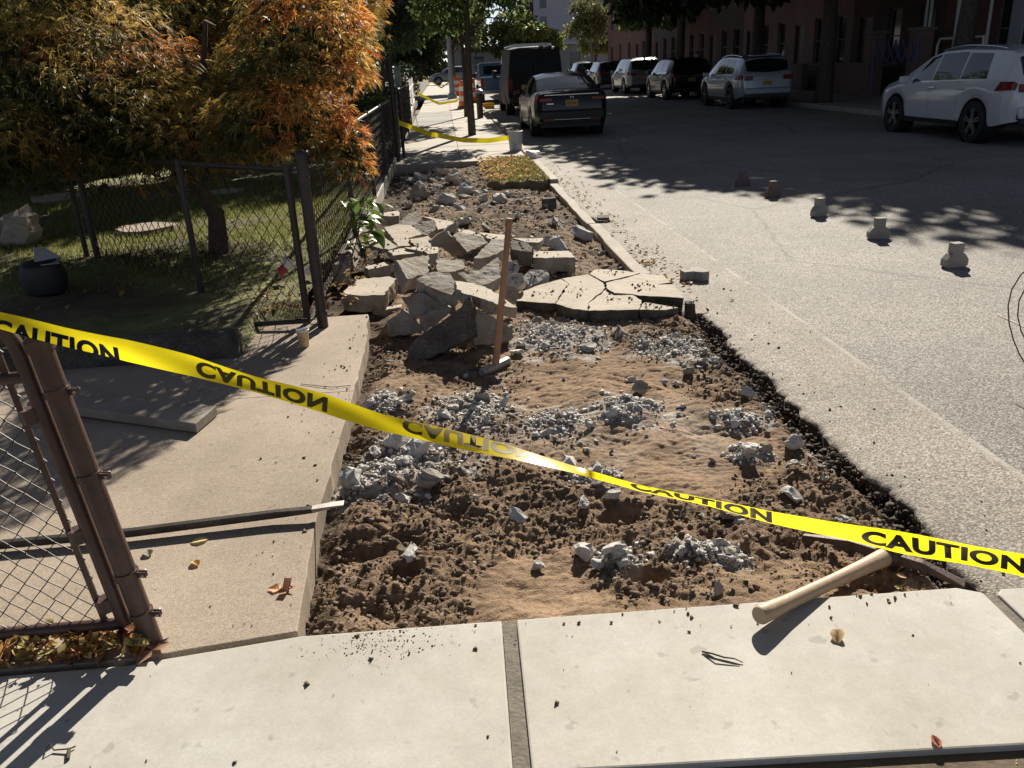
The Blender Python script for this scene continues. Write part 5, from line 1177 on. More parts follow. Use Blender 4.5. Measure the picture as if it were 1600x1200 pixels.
class Car:
    def __init__(s, top, belt, w, zb, wheels, wr, roofw=.78, axle_w=None, arch=1.14):
        s.top, s.belt, s.w, s.zb = [np.array(a, float) for a in (top, belt, w, zb)]; s.wheels, s.wr, s.roofw, s.arch = wheels, wr, roofw, arch
        s.roof = s.top[:, 1].max(); s.y0, s.y1 = s.top[0, 0], s.top[-1, 0]
    def ip(s, a, y): return np.interp(y, a[:, 0], a[:, 1])
    def ring(s, y, arches=True):
        t = s.ip(s.top, y); b = min(s.ip(s.belt, y), t - .03); w = s.ip(s.w, y); z = s.ip(s.zb, y)
        if arches:
            for yc in s.wheels:
                R = s.wr * s.arch; d = R * R - (y - yc) ** 2
                if d > 0: z = max(z, s.wr + math.sqrt(d))
        gh = np.clip((t - b) / max(.01, s.roof - s.ip(s.belt, y)), 0, 1)
        wb = .965 * w; wr_ = wb * (.90 * (1 - gh) + s.roofw * gh)
        zz = min(z, b - .12)
        return np.array([(w * .95, zz), (w * .995, zz + .30 * (b - zz)), (w, zz + .72 * (b - zz)), (wb, b), (.55 * wb + .45 * wr_, b + .5 * (t - .055 * gh - .012 - b)), (wr_, t - .055 * gh - .012), (wr_ * .62, t - .010), (0, t)])
    def P(s, y, k, arches=False):
        r = s.ring(y, arches); k0 = int(min(6, math.floor(k))); f = k - k0; x, z = r[k0] * (1 - f) + r[k0 + 1] * f; return np.array([x, y, z])
    def body(s, mat, parent, name='body'):
        ys = set(np.linspace(s.y0, s.y1, 46)) | set(s.top[:, 0]) | set(s.w[:, 0])
        for yc in s.wheels: ys |= set(yc + s.wr * s.arch * np.cos(np.linspace(0, math.pi, 17)))
        ys = np.array(sorted(ys)); ys = ys[np.concatenate([[True], np.diff(ys) > .008])]; V = []
        for y in ys:
            r = s.ring(y); V += [(x, y, z) for x, z in r] + [(-x, y, z) for x, z in r[-2::-1]]
        n = 15; F = []
        for i in range(len(ys) - 1):
            for j in range(n - 1): F.append((i * n + j, i * n + j + 1, (i + 1) * n + j + 1, (i + 1) * n + j))
        F.append(tuple(range(n))); F.append(tuple((len(ys) - 1) * n + j for j in range(n - 1, -1, -1)))
        b = MB().add(V, F); o = b.build(name, mat, parent, True); return o
    def patch(s, name, ya, yb, k0, k1, mat, parent, side=1, off=.004, n=8, m=5):
        """panel lying on the body: ya, yb = (y at k0, y at k1)"""
        ya = ya if hasattr(ya, '__len__') else (ya, ya); yb = yb if hasattr(yb, '__len__') else (yb, yb)
        sides = [side] if side else [1]
        V = []; F = []
        ks = np.linspace(k0, k1, m) if side else None
        if side:
            for j, k in enumerate(ks):
                f = j / (m - 1)
                for i in range(n):
                    y = (ya[0] * (1 - f) + ya[1] * f) * (1 - i / (n - 1)) + (yb[0] * (1 - f) + yb[1] * f) * i / (n - 1)
                    V.append(s.P(y, k))
            V = np.array(V).reshape(m, n, 3)
        else:                                      # full width across the roof line
            kk = list(np.linspace(k0, 7, m)) + list(np.linspace(7, k0, m))[1:]; m2 = len(kk)
            for j, k in enumerate(kk):
                f = (k - k0) / (7 - k0); row = []
                for i in range(n):
                    y = (ya[0] * (1 - f) + ya[1] * f) * (1 - i / (n - 1)) + (yb[0] * (1 - f) + yb[1] * f) * i / (n - 1)
                    p = s.P(y, k); 
                    if j >= m: p = p * np.array([-1, 1, 1])
                    row.append(p)
                V.append(row)
            V = np.array(V); m = m2
        du = np.gradient(V, axis=1); dv = np.gradient(V, axis=0); N_ = np.cross(du, dv); N_ /= np.linalg.norm(N_, axis=-1, keepdims=True) + 1e-9
        ref = V - np.array([0, V[..., 1].mean() * .98, .6]); sgn = np.sign((N_ * ref).sum(-1, keepdims=True)); N_ = N_ * np.where(np.median(sgn) == 0, 1, np.median(sgn))
        V = V + N_ * off
        if side == -1: V = V * np.array([-1, 1, 1])
        idx = np.arange(V.shape[0] * V.shape[1]).reshape(V.shape[0], V.shape[1]); q = np.stack([idx[:-1, :-1], idx[:-1, 1:], idx[1:, 1:], idx[1:, :-1]], -1).reshape(-1, 4)
        return np_mesh(name, V.reshape(-1, 3), q, mat, parent, smooth=True)
    def under(s, parent):
        b = MB(); zb = s.zb[:, 1].min(); w = s.w[:, 1].max()
        b.box((0, (s.y0 + s.y1) / 2, (zb + s.belt[:, 1].min()) / 2), (w * 1.55, (s.y1 - s.y0) * .90, s.belt[:, 1].min() - zb - .05))
        b.build('underbody', M['trim'], parent)
    def wheel(s, y, side, parent, rim, spokes=5):
        wd = .22; x = side * (s.w[:, 1].max() - .02); R = s.wr; e = empty('wheel', (x, y, R)); e.parent = parent
        t = MB(); t.lathe([(R * .68, -wd), (R * .93, -wd), (R, -wd + .03), (R, -.03), (R * .94, 0), (R * .68, .0), (R * .66, -.03), (R * .66, -wd + .02)], n=28, axis='x', cap=False) if side > 0 else t.lathe([(R * .68, wd), (R * .93, wd), (R, wd - .03), (R, .03), (R * .94, 0), (R * .68, 0), (R * .66, .03), (R * .66, wd - .02)], n=28, axis='x', cap=False)
        t.build('tyre', M['tyre'], e, True)
        r_ = MB(); xo = -side * .035
        r_.lathe([(R * .67, xo + side * .03), (R * .67, xo), (R * .60, xo), (R * .60, xo + side * .02)], n=28, axis='x', cap=False); r_.lathe([(R * .17, xo - side * .01), (R * .17, xo + side * .025), (.01, xo + side * .03)], n=14, axis='x')
        for k in range(spokes):
            for dlt in (-.13, .13):
                a = 2 * math.pi * k / spokes + .3; c0 = np.array([xo + side * .01, R * .12 * math.cos(a + dlt * 3), R * .12 * math.sin(a + dlt * 3)]); c1 = np.array([xo + side * .012, R * .64 * math.cos(a + dlt), R * .64 * math.sin(a + dlt)])
                r_.bar(c0, c1, .028, .035, (1, 0, 0))
        r_.build('rim', rim, e, False)
        MB().lathe([(R * .63, xo - side * .02), (.01, xo - side * .02)], n=20, axis='x').build('brake_disc', M['trim'], e)
def finish(c, root, mat, wheels=True, rim=None, back=True):
    c.body(mat, root); c.under(root)
    for y in c.wheels:
        for sd in (-1, 1): c.wheel(y, sd, root, rim or M['rim'])
        for sd in (-1, 1):                      # dark arch liner
            MB().lathe([(c.wr * c.arch * .99, 0), (c.wr * c.arch * .99, .25)], (sd * (c.w[:, 1].max() * .95 - (.25 if sd > 0 else 0)), y, c.wr), 24, 'x', False).build('wheel_arch', M['trim'], root)
def rear_bits(c, root, plate_z, lights, plate_text=True, plate_mat=None):
    for (x, z, w, h, mt) in lights: pass
def plate(root, y, z, x=0, w=.305, h=.152, txt='T694138C'):
    p = MB().box((x, y, z), (w, .008, h)).build('number_plate', M['plate'], root, bevel=.004)
    v, f = text_mesh(txt, 1, .02); V = np.stack([x + (v[:, 0] - .5) * w * .82, np.full(len(v), y - .0055), z + (v[:, 1] - .5) * h * .42], -1); np_mesh('plate_letters', V, f, M['plate_ink'], p)

def suv(loc, mat, label, group, rim=None, L=4.75, rails=True, lens=True, rz=0.0, name='parked_car', hs=1.0):
    root = empty(name, loc, rz, label, 'car', group); k = L / 4.75
    c = Car([(-2.37 * k, .62), (-2.36 * k, .92), (-2.33 * k, 1.06), (-2.24 * k, 1.28 * hs), (-2.10 * k, 1.55 * hs), (-1.95 * k, 1.605 * hs), (-1.5 * k, 1.635 * hs), (-.6 * k, 1.655 * hs), (.05 * k, 1.63 * hs), (.45 * k, 1.53 * hs), (.85 * k, 1.33 * hs), (1.28 * k, 1.12), (1.5 * k, 1.07), (1.9 * k, .99), (2.2 * k, .87), (2.33 * k, .74), (2.38 * k, .6)],
            [(-2.4 * k, 1.07), (-1.0, 1.045), (0, 1.01), (1.25 * k, .98), (2.4 * k, .80)],
            [(-2.37 * k, .74), (-2.30 * k, .83), (-2.15 * k, .90), (-1.7, .935), (0, .945), (1.4, .935), (1.9 * k, .89), (2.2 * k, .78), (2.38 * k, .58)],
            [(-2.37 * k, .42), (-2.0 * k, .33), (-1, .27), (1, .27), (2.0 * k, .28), (2.38 * k, .33)], (-1.39 * k, 1.39 * k), .365)
    finish(c, root, mat, rim=rim)
    gl = M['glass']
    for sd in (-1, 1):
        c.patch('window', (.93 * k, .40 * k), (.12 * k, .10 * k), 3.16, 4.86, gl, root, sd); c.patch('window', (.06 * k, .04 * k), (-.80 * k, -.78 * k), 3.16, 4.86, gl, root, sd)
        c.patch('window', (-.86 * k, -.84 * k), (-1.62 * k, -1.50 * k), 3.18, 4.80, gl, root, sd)
        c.patch('window_trim', (.96 * k, .93 * k), (-1.66 * k, -1.66 * k), 3.05, 3.15, M['chrome'], root, sd, .006, 14, 2)
        for y in (.09, -.83): c.patch('door_seam', (y * k - .06, y * k), (y * k - .067, y * k - .007), .5, 3.0, M['trim'], root, sd, .0025, 2, 5)
        c.patch('sill_trim', 1.0 * k, -.95 * k, .02, .42, M['trim'], root, sd, .006, 8, 2)
        for y in (-.05, -.98): MB().box((sd * .958, y * k, .93), (.035, .20, .03)).build('door_handle', M['chrome'], root, bevel=.01)
        mi = MB(); mi.box((sd * 1.03, .86 * k, 1.06), (.20, .12, .15)); mi.build('wing_mirror', mat, root, True, bevel=.03)
        if rails:
            ry = np.linspace(.15 * k, -1.75 * k, 8); MB().tube([tuple(c.P(y, 5.15) * np.array([sd, 1, 1]) + np.array([0, 0, .03 + .035 * math.sin(math.pi * i / 7)])) for i, y in enumerate(ry)], .017, 8).build('roof_rail', M['chrome'], root, True)
        tl = c.patch('tail_light', (-2.32 * k, -2.33 * k), (-1.92 * k, -2.02 * k), 2.25, 2.98, M['red_lens'], root, sd, .010); 
        MB().box((sd * .62, -2.365 * k, .955), (.28, .05, .13)).build('tail_light', M['red_lens'], root, bevel=.015)
        c.patch('headlight', (2.27 * k, 2.2 * k), (1.9 * k, 1.9 * k), 2.2, 2.85, M['clear_lens'], root, sd, .006)
        MB().box((sd * .60, -2.40 * k, .50), (.30, .04, .10)).build('reflector', M['trim'], root, bevel=.01)
    c.patch('rear_window', (-2.28 * k, -2.31 * k), (-2.13 * k, -2.11 * k), 5.12, 7, gl, root, 0)
    c.patch('windscreen', (1.18 * k, 1.22 * k), (.50 * k, .50 * k), 5.1, 7, gl, root, 0)
    MB().box((0, -2.40 * k, .56), (1.5, .10, .20)).build('bumper', mat, root, True, bevel=.04); MB().box((0, -2.385 * k, .42), (1.4, .10, .12)).build('bumper_trim', M['trim'], root, bevel=.02)
    MB().box((0, -2.12 * k, 1.62 * hs), (1.1, .22, .03)).build('spoiler', mat, root, bevel=.01); MB().box((0, -2.375 * k, .95), (.9, .03, .03)).build('tailgate_trim', M['chrome'], root, bevel=.005)
    plate(root, -2.375 * k, .80, w=.30, h=.14); return root, c

def sedan(loc, mat, label, rz=0.0, full=True, group=None):
    root = empty('parked_car', loc, rz, label, 'car', group)
    c = Car([(-2.44, .66), (-2.43, .93), (-2.38, 1.03), (-2.2, 1.065), (-1.78, 1.085), (-1.45, 1.22), (-1.05, 1.37), (-.6, 1.44), (-.1, 1.462), (.35, 1.42), (.8, 1.25), (1.3, 1.02), (1.5, .975), (2.1, .87), (2.35, .74), (2.44, .6)],
            [(-2.44, 1.0), (-1.5, .985), (0, .94), (1.3, .90), (2.44, .76)],
            [(-2.44, .72), (-2.38, .80), (-2.2, .875), (-1.6, .92), (0, .925), (1.4, .92), (2.0, .87), (2.3, .75), (2.44, .58)],
            [(-2.44, .36), (-2.1, .28), (-1, .21), (1, .21), (2.0, .22), (2.44, .28)], (-1.38, 1.39), .335, .76)
    finish(c, root, mat)
    for sd in (-1, 1):
        c.patch('window', (1.0, .48), (.14, .10), 3.16, 4.84, M['glass'], root, sd); c.patch('window', (.07, .03), (-.85, -.80), 3.16, 4.84, M['glass'], root, sd); c.patch('window', (-.90, -.86), (-1.42, -1.12), 3.2, 4.75, M['glass'], root, sd)
        for y in (.09, -.88): c.patch('door_seam', (y - .05, y), (y - .057, y - .007), .4, 3.0, M['trim'], root, sd, .0025, 2, 5)
        for y in (-.05, -1.0): MB().box((sd * .938, y, .84), (.03, .19, .028)).build('door_handle', M['chrome'], root, bevel=.008)
        MB().box((sd * 1.0, .92, .98), (.19, .11, .13)).build('wing_mirror', mat, root, True, bevel=.03)
        c.patch('tail_light', (-2.41, -2.41), (-2.02, -2.15), 2.3, 2.97, M['red_lens'], root, sd, .008); 
        MB().box((sd * .62, -2.435, .88), (.30, .04, .085)).build('tail_light', M['red_lens'], root, bevel=.012)
        MB().box((sd * .56, -2.475, .42), (.26, .02, .035)).build('reflector', M['red_lens'], root, bevel=.004)
        c.patch('headlight', (2.33, 2.25), (1.95, 1.95), 2.2, 2.85, M['clear_lens'], root, sd, .006)
    c.patch('rear_window', (-1.74, -1.73), (-1.10, -1.06), 5.1, 7, M['glass_blue'], root, 0); c.patch('windscreen', (1.22, 1.26), (.50, .46), 5.1, 7, M['glass'], root, 0)
    MB().box((0, -2.42, .52), (1.60, .10, .26)).build('bumper', mat, root, True, bevel=.05); MB().box((0, -2.478, .43), (1.30, .012, .014)).build('bumper_trim', M['chrome'], root)
    MB().box((0, -2.40, .985), (1.30, .05, .03)).build('boot_trim', M['chrome'], root, bevel=.008); MB().box((0, -2.33, 1.065), (1.36, .12, .02)).build('boot_lip', mat, root, bevel=.008)
    for x in (-.035, .035): pass
    em = MB(); em.box((-.032, -2.437, .925), (.014, .012, .062)); em.box((.032, -2.437, .925), (.014, .012, .062)); em.box((0, -2.437, .925), (.06, .012, .013)); em.build('emblem', M['chrome'], root, bevel=.003)
    MB().box((-.52, -2.438, .79), (.16, .008, .025)).build('model_badge', M['chrome'], root)
    plate(root, -2.445, .79); return root, c

SY = 23.05
sedan((3.02, SY, .001), P_['black'], 'black four-door saloon with orange number plate parked on the left, nearest in its row')
FAR = 'cars parked along the far kerb'
r1, _ = suv((10.38, 16.42, .001), P_['white'], 'white sport utility car with roof rails at the right edge, parked in tree shade', FAR)
r2, _ = suv((10.25, 29.6, .001), P_['silver'], 'silver sport utility car in the shade, next beyond the white one', FAR, M['rim_dark'], 4.7)
r3, _ = suv((10.2, 38.0, .001), P_['black'], 'black sport utility car beyond the silver one in the shade', FAR, M['rim'], 4.8, False)
r4, _ = suv((10.2, 46.4, .001), P_['grey'], 'grey minivan-like car just beyond the black sport utility car', FAR, M['rim'], 5.0, False, hs=1.05)
r5, _ = suv((10.2, 55.0, .001), P_['navy'], 'dark car with a bright windscreen, fourth beyond the white one', FAR, M['rim'], 4.6, False)
r6, _ = suv((10.2, 63.5, .001), P_['black'], 'black car small in the distance, farthest in the row on the far kerb', FAR, M['rim'], 4.6, False)
suv((8.4, 82, .001), P_['pale'], 'pale blue car far down the middle of the street', None, M['rim'], 4.5, False, name='distant_car')
# dark panel van
def van(loc, mat, label):
    root = empty('parked_van', loc, 0, label, 'van')
    c = Car([(-2.78, .7), (-2.775, 1.9), (-2.74, 2.16), (-2.6, 2.25), (-1, 2.27), (.9, 2.25), (1.35, 2.12), (1.75, 1.62), (2.05, 1.30), (2.5, 1.12), (2.72, .9), (2.78, .6)],
            [(-2.8, 1.28), (1.2, 1.22), (2.1, 1.15), (2.8, .9)], [(-2.78, .96), (-2.6, .99), (0, 1.0), (1.8, .98), (2.4, .9), (2.78, .7)], [(-2.78, .42), (0, .32), (2.78, .3)], (-1.65, 1.75), .37, .9, arch=1.1)
    finish(c, root, mat, rim=M['rim_dark'])
    for sd in (-1, 1):
        MB().box((sd * .88, -2.79, 1.02), (.16, .03, .42)).build('tail_light', M['red_lens'], root, bevel=.01); MB().box((sd * .42, -2.785, 1.6), (.72, .012, .62)).build('rear_window', M['tinted'], root, bevel=.01)
        MB().box((sd * 1.15, 1.75, 1.35), (.16, .12, .30)).build('wing_mirror', M['trim'], root, bevel=.03); c.patch('window', (1.75, 1.25), (.75, .75), 3.15, 4.8, M['glass'], root, sd)
        c.patch('door_seam', (.68, .68), (.665, .665), .3, 4.9, M['trim'], root, sd, .003, 2, 6)
    MB().box((0, -2.785, 1.3), (.012, .01, 1.5)).build('door_seam', M['trim'], root); MB().box((0, -2.83, .52), (1.9, .12, .2)).build('bumper', M['trim'], root, bevel=.03); c.patch('windscreen', (1.95, 2.0), (1.42, 1.42), 5.1, 7, M['glass'], root, 0)
    MB().box((-.35, -2.79, .95), (.30, .01, .15)).build('number_plate', M['plate'], root); return root
van((3.2, 33.1, .001), P_['brown'], 'tall dark brown panel van parked in front of the black saloon')
# blue pickup seen from behind, beyond the barrels
pu = empty('pickup_truck', (2.75, 44.3, .001), 0, 'blue pickup truck with closed tailgate, parked beyond the van and the trees', 'truck')
MB().box((0, -1.65, .88), (1.95, 2.1, .62)).build('cargo_bed', P_['blue'], pu, bevel=.04); MB().box((0, -2.71, .90), (1.62, .04, .50)).build('tailgate', P_['blue'], pu, bevel=.015)
cb = MB(); cb.prism([(-.95, -.55, .6), (-.95, 2.9, .55), (-.95, 2.9, .98), (-.95, 1.65, 1.12), (-.95, .98, 1.78), (-.95, -.35, 1.80), (-.95, -.55, 1.2)], (1.9, 0, 0)); cb.build('cab', P_['blue'], pu, bevel=.06)
MB().box((0, -.50, 1.49), (1.5, .05, .42)).build('rear_window', M['glass'], pu, bevel=.02); MB().box((0, .3, 1.815), (1.7, 1.2, .03)).build('roof_panel', P_['white'], pu, bevel=.01)
for sd in (-1, 1):
    MB().box((sd * .89, -2.70, .95), (.14, .06, .42)).build('tail_light', M['red_lens'], pu, bevel=.01); MB().box((sd * .955, .55, 1.45), (.02, .9, .36)).build('window', M['glass'], pu)
    MB().box((sd * 1.12, 1.1, 1.25), (.22, .12, .22)).build('wing_mirror', M['trim'], pu, bevel=.02)
    for y in (-1.7, 1.85):
        wl = MB(); wl.lathe([(.2, 0), (.38, 0), (.40, .04), (.40, .2), (.36, .24), (.2, .24)], (sd * .78 - (.0 if sd > 0 else .24), y, .40), 22, 'x'); wl.build('wheel', M['tyre'], pu, True)
MB().box((0, -2.78, .52), (1.9, .14, .16)).build('bumper', M['chrome'], pu, bevel=.02)
# silver car crossing in the drive, seen from its side, and cars beyond
cr, _ = suv((.95, 86, .1), P_['grey'], 'silver-grey car seen side on across the far end of the left pavement', None, M['rim'], 4.6, False, rz=math.pi / 2, name='distant_car')
DC = 'distant cars beyond the pickup truck'
suv((5.2, 72, .001), P_['white'], 'white car roof showing above the blue pickup truck', DC, M['rim'], 4.6, False, name='distant_car')
suv((1.9, 98, .001), P_['silver'], 'pale car showing between the grey pole and the tree trunks', DC, M['rim'], 4.6, False, name='distant_car')
bt = empty('box_truck', (5.1, 53.5, .001), 0, 'white box truck whose pale roof edge shows above the brown van', 'truck')
MB().box((0, -.6, 1.74), (2.3, 5.2, 1.9)).build('cargo_box', P_['white'], bt, bevel=.03); MB().box((0, 2.9, 1.35), (2.1, 1.7, 1.7)).build('cab', P_['white'], bt, bevel=.12); MB().box((0, -.3, .65), (1.2, 6.4, .25)).build('chassis', M['trim'], bt)
for sd in (-1, 1):
    for y in (-1.9, 2.9): MB().lathe([(.2, 0), (.42, 0), (.44, .04), (.44, .22), (.2, .26)], (sd * .85 - (0 if sd > 0 else .26), y, .44), 20, 'x').build('wheel', M['tyre'], bt, True)
    MB().box((sd * .9, -3.21, .95), (.14, .02, .25)).build('tail_light', M['red_lens'], bt)
MB().box((0, -3.21, 1.8), (2.0, .02, 1.9)).build('roller_door', P_['silver'], bt)
w2 = empty('distant_van', (10.6, 96, .001), 0, 'small white van far down the street against the grey wall', 'van')
MB().prism([(-.95, -2.4, .35), (-.95, 2.4, .35), (-.95, 2.4, .95), (-.95, 1.5, 1.2), (-.95, .9, 2.0), (-.95, -2.4, 2.05)], (1.9, 0, 0)).build('body', P_['white'], w2, bevel=.06); MB().box((0, -2.41, 1.55), (1.5, .02, .6)).build('rear_window', M['glass'], w2)
for sd in (-1, 1):
    for y in (-1.5, 1.5): MB().lathe([(.1, 0), (.34, 0), (.34, .2), (.1, .2)], (sd * .8 - (0 if sd > 0 else .2), y, .34), 16, 'x').build('wheel', M['tyre'], w2, True)
# ------------------------------------------------------------------ buildings and street furniture in the distance
def brick_mat(name, c1, c2, mortar, sc=5.0):
    m = bpy.data.materials.new(name); m.use_nodes = True; N, L = nodes(m); b = N['Principled BSDF']; b.inputs['Roughness'].default_value = .9
    tc = N.new('ShaderNodeTexCoord'); mp_ = N.new('ShaderNodeMapping'); sp = N.new('ShaderNodeSeparateXYZ'); cb = N.new('ShaderNodeCombineXYZ'); ad = N.new('ShaderNodeMath'); ad.operation = 'ADD'
    L.new(tc.outputs['Object'], sp.inputs[0]); L.new(sp.outputs[0], ad.inputs[0]); L.new(sp.outputs[1], ad.inputs[1]); L.new(ad.outputs[0], cb.inputs[0]); L.new(sp.outputs[2], cb.inputs[1])
    bk = N.new('ShaderNodeTexBrick'); bk.inputs['Scale'].default_value = sc; bk.inputs['Color1'].default_value = (*c1, 1); bk.inputs['Color2'].default_value = (*c2, 1); bk.inputs['Mortar'].default_value = (*mortar, 1); bk.inputs['Mortar Size'].default_value = .012
    bk.inputs['Brick Width'].default_value = 1.1; bk.inputs['Row Height'].default_value = .36
    L.new(cb.outputs[0], bk.inputs['Vector']); n = N.new('ShaderNodeTexNoise'); n.inputs['Scale'].default_value = .8; n.inputs['Detail'].default_value = 6; L.new(tc.outputs['Object'], n.inputs['Vector'])
    r = N.new('ShaderNodeValToRGB'); r.color_ramp.elements[0].color = (.7, .7, .7, 1); r.color_ramp.elements[1].color = (1.15, 1.15, 1.15, 1); L.new(n.outputs[0], r.inputs[0])
    mx = N.new('ShaderNodeMix'); mx.data_type = 'RGBA'; mx.blend_type = 'MULTIPLY'; mx.inputs[0].default_value = 1; L.new(bk.outputs[0], mx.inputs[6]); L.new(r.outputs[0], mx.inputs[7]); L.new(mx.outputs[2], b.inputs['Base Color']); return m
M['brick_red'] = brick_mat('red_brick', (.13, .058, .046), (.165, .075, .056), (.13, .11, .1)); M['brick_brown'] = brick_mat('brown_brick', (.07, .046, .036), (.09, .058, .045), (.085, .073, .062))
M['brick_pink'] = brick_mat('pinkish_brick', (.20, .12, .098), (.23, .14, .115), (.2, .165, .15)); M['stone_trim'] = pmat('stone_trim', (.16, .14, .125), .85, var=.15, vscale=3)
M['pane'] = pmat('window_pane', (.015, .018, .02), .08, spec=.6); M['door_wood'] = pmat('dark_door', (.06, .035, .025), .5); M['siding_grey'] = pmat('pale_grey_render', (.36, .37, .42), .85, var=.08, vscale=.5); M['siding_blue'] = pmat('blue_grey_siding', (.22, .25, .30), .8, var=.1, vscale=2)
M['metal_white'] = pmat('white_metal', (.62, .61, .6), .45); M['metal_violet'] = pmat('blue_lattice_paint', (.075, .08, .17), .5); M['conc_pale'] = pmat('pale_wall', (.38, .37, .36), .85, var=.12, vscale=.4)
M['orange'] = pmat('orange_plastic', (.75, .13, .03), .45, var=.08, vscale=8); M['refl_white'] = pmat('white_band', (.75, .74, .72), .4); M['galv'] = pmat('galvanised_grey', (.30, .31, .33), .5, metal=.3, var=.12, vscale=6)
def facade(parent, O, U, W, Hh, ops, mat, depth=.14, thick=.3, wname='wall'):
    """wall in the plane O + U*u + Z*v with real openings; ops: (u0, v0, u1, v1, kind)"""
    O = np.array(O, float); U = np.array(U, float); Nn = np.cross(U, [0, 0, 1.0])          # outward normal
    us = sorted({0, W} | {o[0] for o in ops} | {o[2] for o in ops}); vs = sorted({0, Hh} | {o[1] for o in ops} | {o[3] for o in ops})
    b = MB(); pt = lambda u, v, d=0: O + U * u + np.array([0, 0, v]) - Nn * d
    for i in range(len(us) - 1):
        for j in range(len(vs) - 1):
            cu, cv = (us[i] + us[i + 1]) / 2, (vs[j] + vs[j + 1]) / 2
            if any(o[0] < cu < o[2] and o[1] < cv < o[3] for o in ops): continue
            b.add([pt(us[i], vs[j]), pt(us[i + 1], vs[j]), pt(us[i + 1], vs[j + 1]), pt(us[i], vs[j + 1])], [(0, 1, 2, 3)])
    for u0, v0, u1, v1, kd in ops:
        c = [(u0, v0), (u1, v0), (u1, v1), (u0, v1)]
        for i in range(4): a, d = c[i], c[(i + 1) % 4]; b.add([pt(*a), pt(*d), pt(*d, depth), pt(*a, depth)], [(0, 1, 2, 3)])
    b.build(wname, mat, parent)
    for u0, v0, u1, v1, kd in ops:
        f = MB(); w = .055; dd = depth - .02
        for a, d in (((u0 + w / 2, v0), (u0 + w / 2, v1)), ((u1 - w / 2, v0), (u1 - w / 2, v1))): f.bar(pt(*a, dd), pt(*d, dd), w, .05, tuple(Nn))
        f.bar(pt(u0 + w, v1 - w / 2, dd), pt(u1 - w, v1 - w / 2, dd), .05, w)
        if kd == 'window': f.bar(pt(u0 + w, v0 + w / 2, dd), pt(u1 - w, v0 + w / 2, dd), .05, w); f.bar(pt(u0 + w, (v0 + v1) / 2, dd + .003), pt(u1 - w, (v0 + v1) / 2, dd + .003), .04, .045)
        fo = f.build('window' if kd == 'window' else 'door_frame', M['stone_trim'] if kd == 'window' else M['door_wood'], parent)
        p_ = MB().add([pt(u0, v0, depth), pt(u1, v0, depth), pt(u1, v1, depth), pt(u0, v1, depth)], [(0, 1, 2, 3)]); p_.build('pane' if kd == 'window' else 'door', M['pane'] if kd == 'window' else M['door_wood'], fo)
        if kd == 'window':
            s = MB(); s.bar(pt(u0 - .06, v0 - .05, -.03), pt(u1 + .06, v0 - .05, -.03), .12, .1); s.build('sill', M['stone_trim'], fo)
def row_house(y0, W, Hh, mat, label, x=16.6, n=3, stoop=True):
    h = empty('row_house', (x, y0, .1), 0, label, 'building', 'row houses along the far pavement'); ops = []
    pw = W / n
    for fl in range(3):
        z = .9 + fl * 3.2
        for k in range(n):
            u = pw * (k + .5)
            if fl == 0 and k == 0: ops.append((u - .55, .0 if not stoop else .5, u + .55, 2.7, 'door'))
            else: ops.append((u - .48, z + .1, u + .48, z + 2.0, 'window'))
    facade(h, (0, W, 0), (0, -1, 0), W, Hh, ops, mat)
    b = MB(); b.box((5.03, W / 2, Hh / 2), (9.4, W, Hh - .02)); b.build('house_block', mat, h)
    MB().box((-.16, W / 2, Hh - .25), (.5, W - .02, .45)).build('cornice', M['stone_trim'], h, bevel=.03)
    if stoop:
        for s_ in range(3): MB().box((-.30 - .30 * (2 - s_), W - pw * .5, .085 + .17 * s_ - .0), (.6 , 1.5, .17)).build('step', M['stone_trim'], h, bevel=.01)
    return h
HOU = [(8.5, 7.0, 9.9, 'brick_brown', 'dark brown brick row house behind the white car'), (15.52, 6.6, 10.2, 'brick_brown', 'dark row house behind the lattice gate'), (22.14, 6.4, 9.8, 'brick_red', 'dark red brick row house behind the large tree trunk'),
       (28.56, 6.6, 10.0, 'brick_brown', 'brown brick row house behind the silver car'), (35.18, 6.4, 10.3, 'brick_pink', 'pinkish brick row house above the silver car roof'), (41.6, 6.6, 10.0, 'brick_pink', 'pinkish brick row house between the silver and black cars'),
       (48.22, 6.6, 10.4, 'brick_brown', 'brown row house above the black car'), (54.84, 7, 10.0, 'brick_red', 'red row house above the minivan-like grey car'), (61.86, 7, 10.6, 'brick_brown', 'shaded row house third from the end of the row'), (68.88, 7, 10.2, 'brick_red', 'reddish row house second from the end of the row'), (75.9, 12, 13.5, 'brick_red', 'tall reddish row house closing the row at the cross street')]
for y0, W, Hh, mt, lb in HOU: row_house(y0, W, Hh, M[mt], lb)
# low pinkish fence walls and pillars before the houses
for i, (y0, y1, hh, lb) in enumerate([(30, 34.4, 1.0, 'low brick garden wall behind the silver car'), (36.2, 41, 1.0, 'low brick garden wall beside the person'), (43, 47.6, 1.0, 'low brick garden wall behind the black car')]):
    w_ = empty('garden_wall', (15.2, y0, .1), 0, lb, 'wall'); MB().box((0, (y1 - y0) / 2, hh / 2), (.25, y1 - y0, hh)).build('wall_body', M['brick_pink'], w_); MB().box((0, (y1 - y0) / 2, hh + .04), (.34, y1 - y0 + .1, .08)).build('coping', M['stone_trim'], w_, bevel=.01)
for i, (y, hh, lb) in enumerate([(26.3, 2.0, 'reddish brick gate pillar right of the silver car'), (29.2, 2.0, 'reddish brick gate pillar behind the back of the silver car')]):
    w_ = empty('gate_pillar', (14.6, y, .1), 0, lb, 'pillar'); MB().box((0, 0, hh / 2), (.5, .5, hh)).build('shaft', M['brick_pink'], w_, bevel=.01); MB().box((0, 0, hh + .05), (.62, .62, .1)).build('cap', M['stone_trim'], w_, bevel=.02)
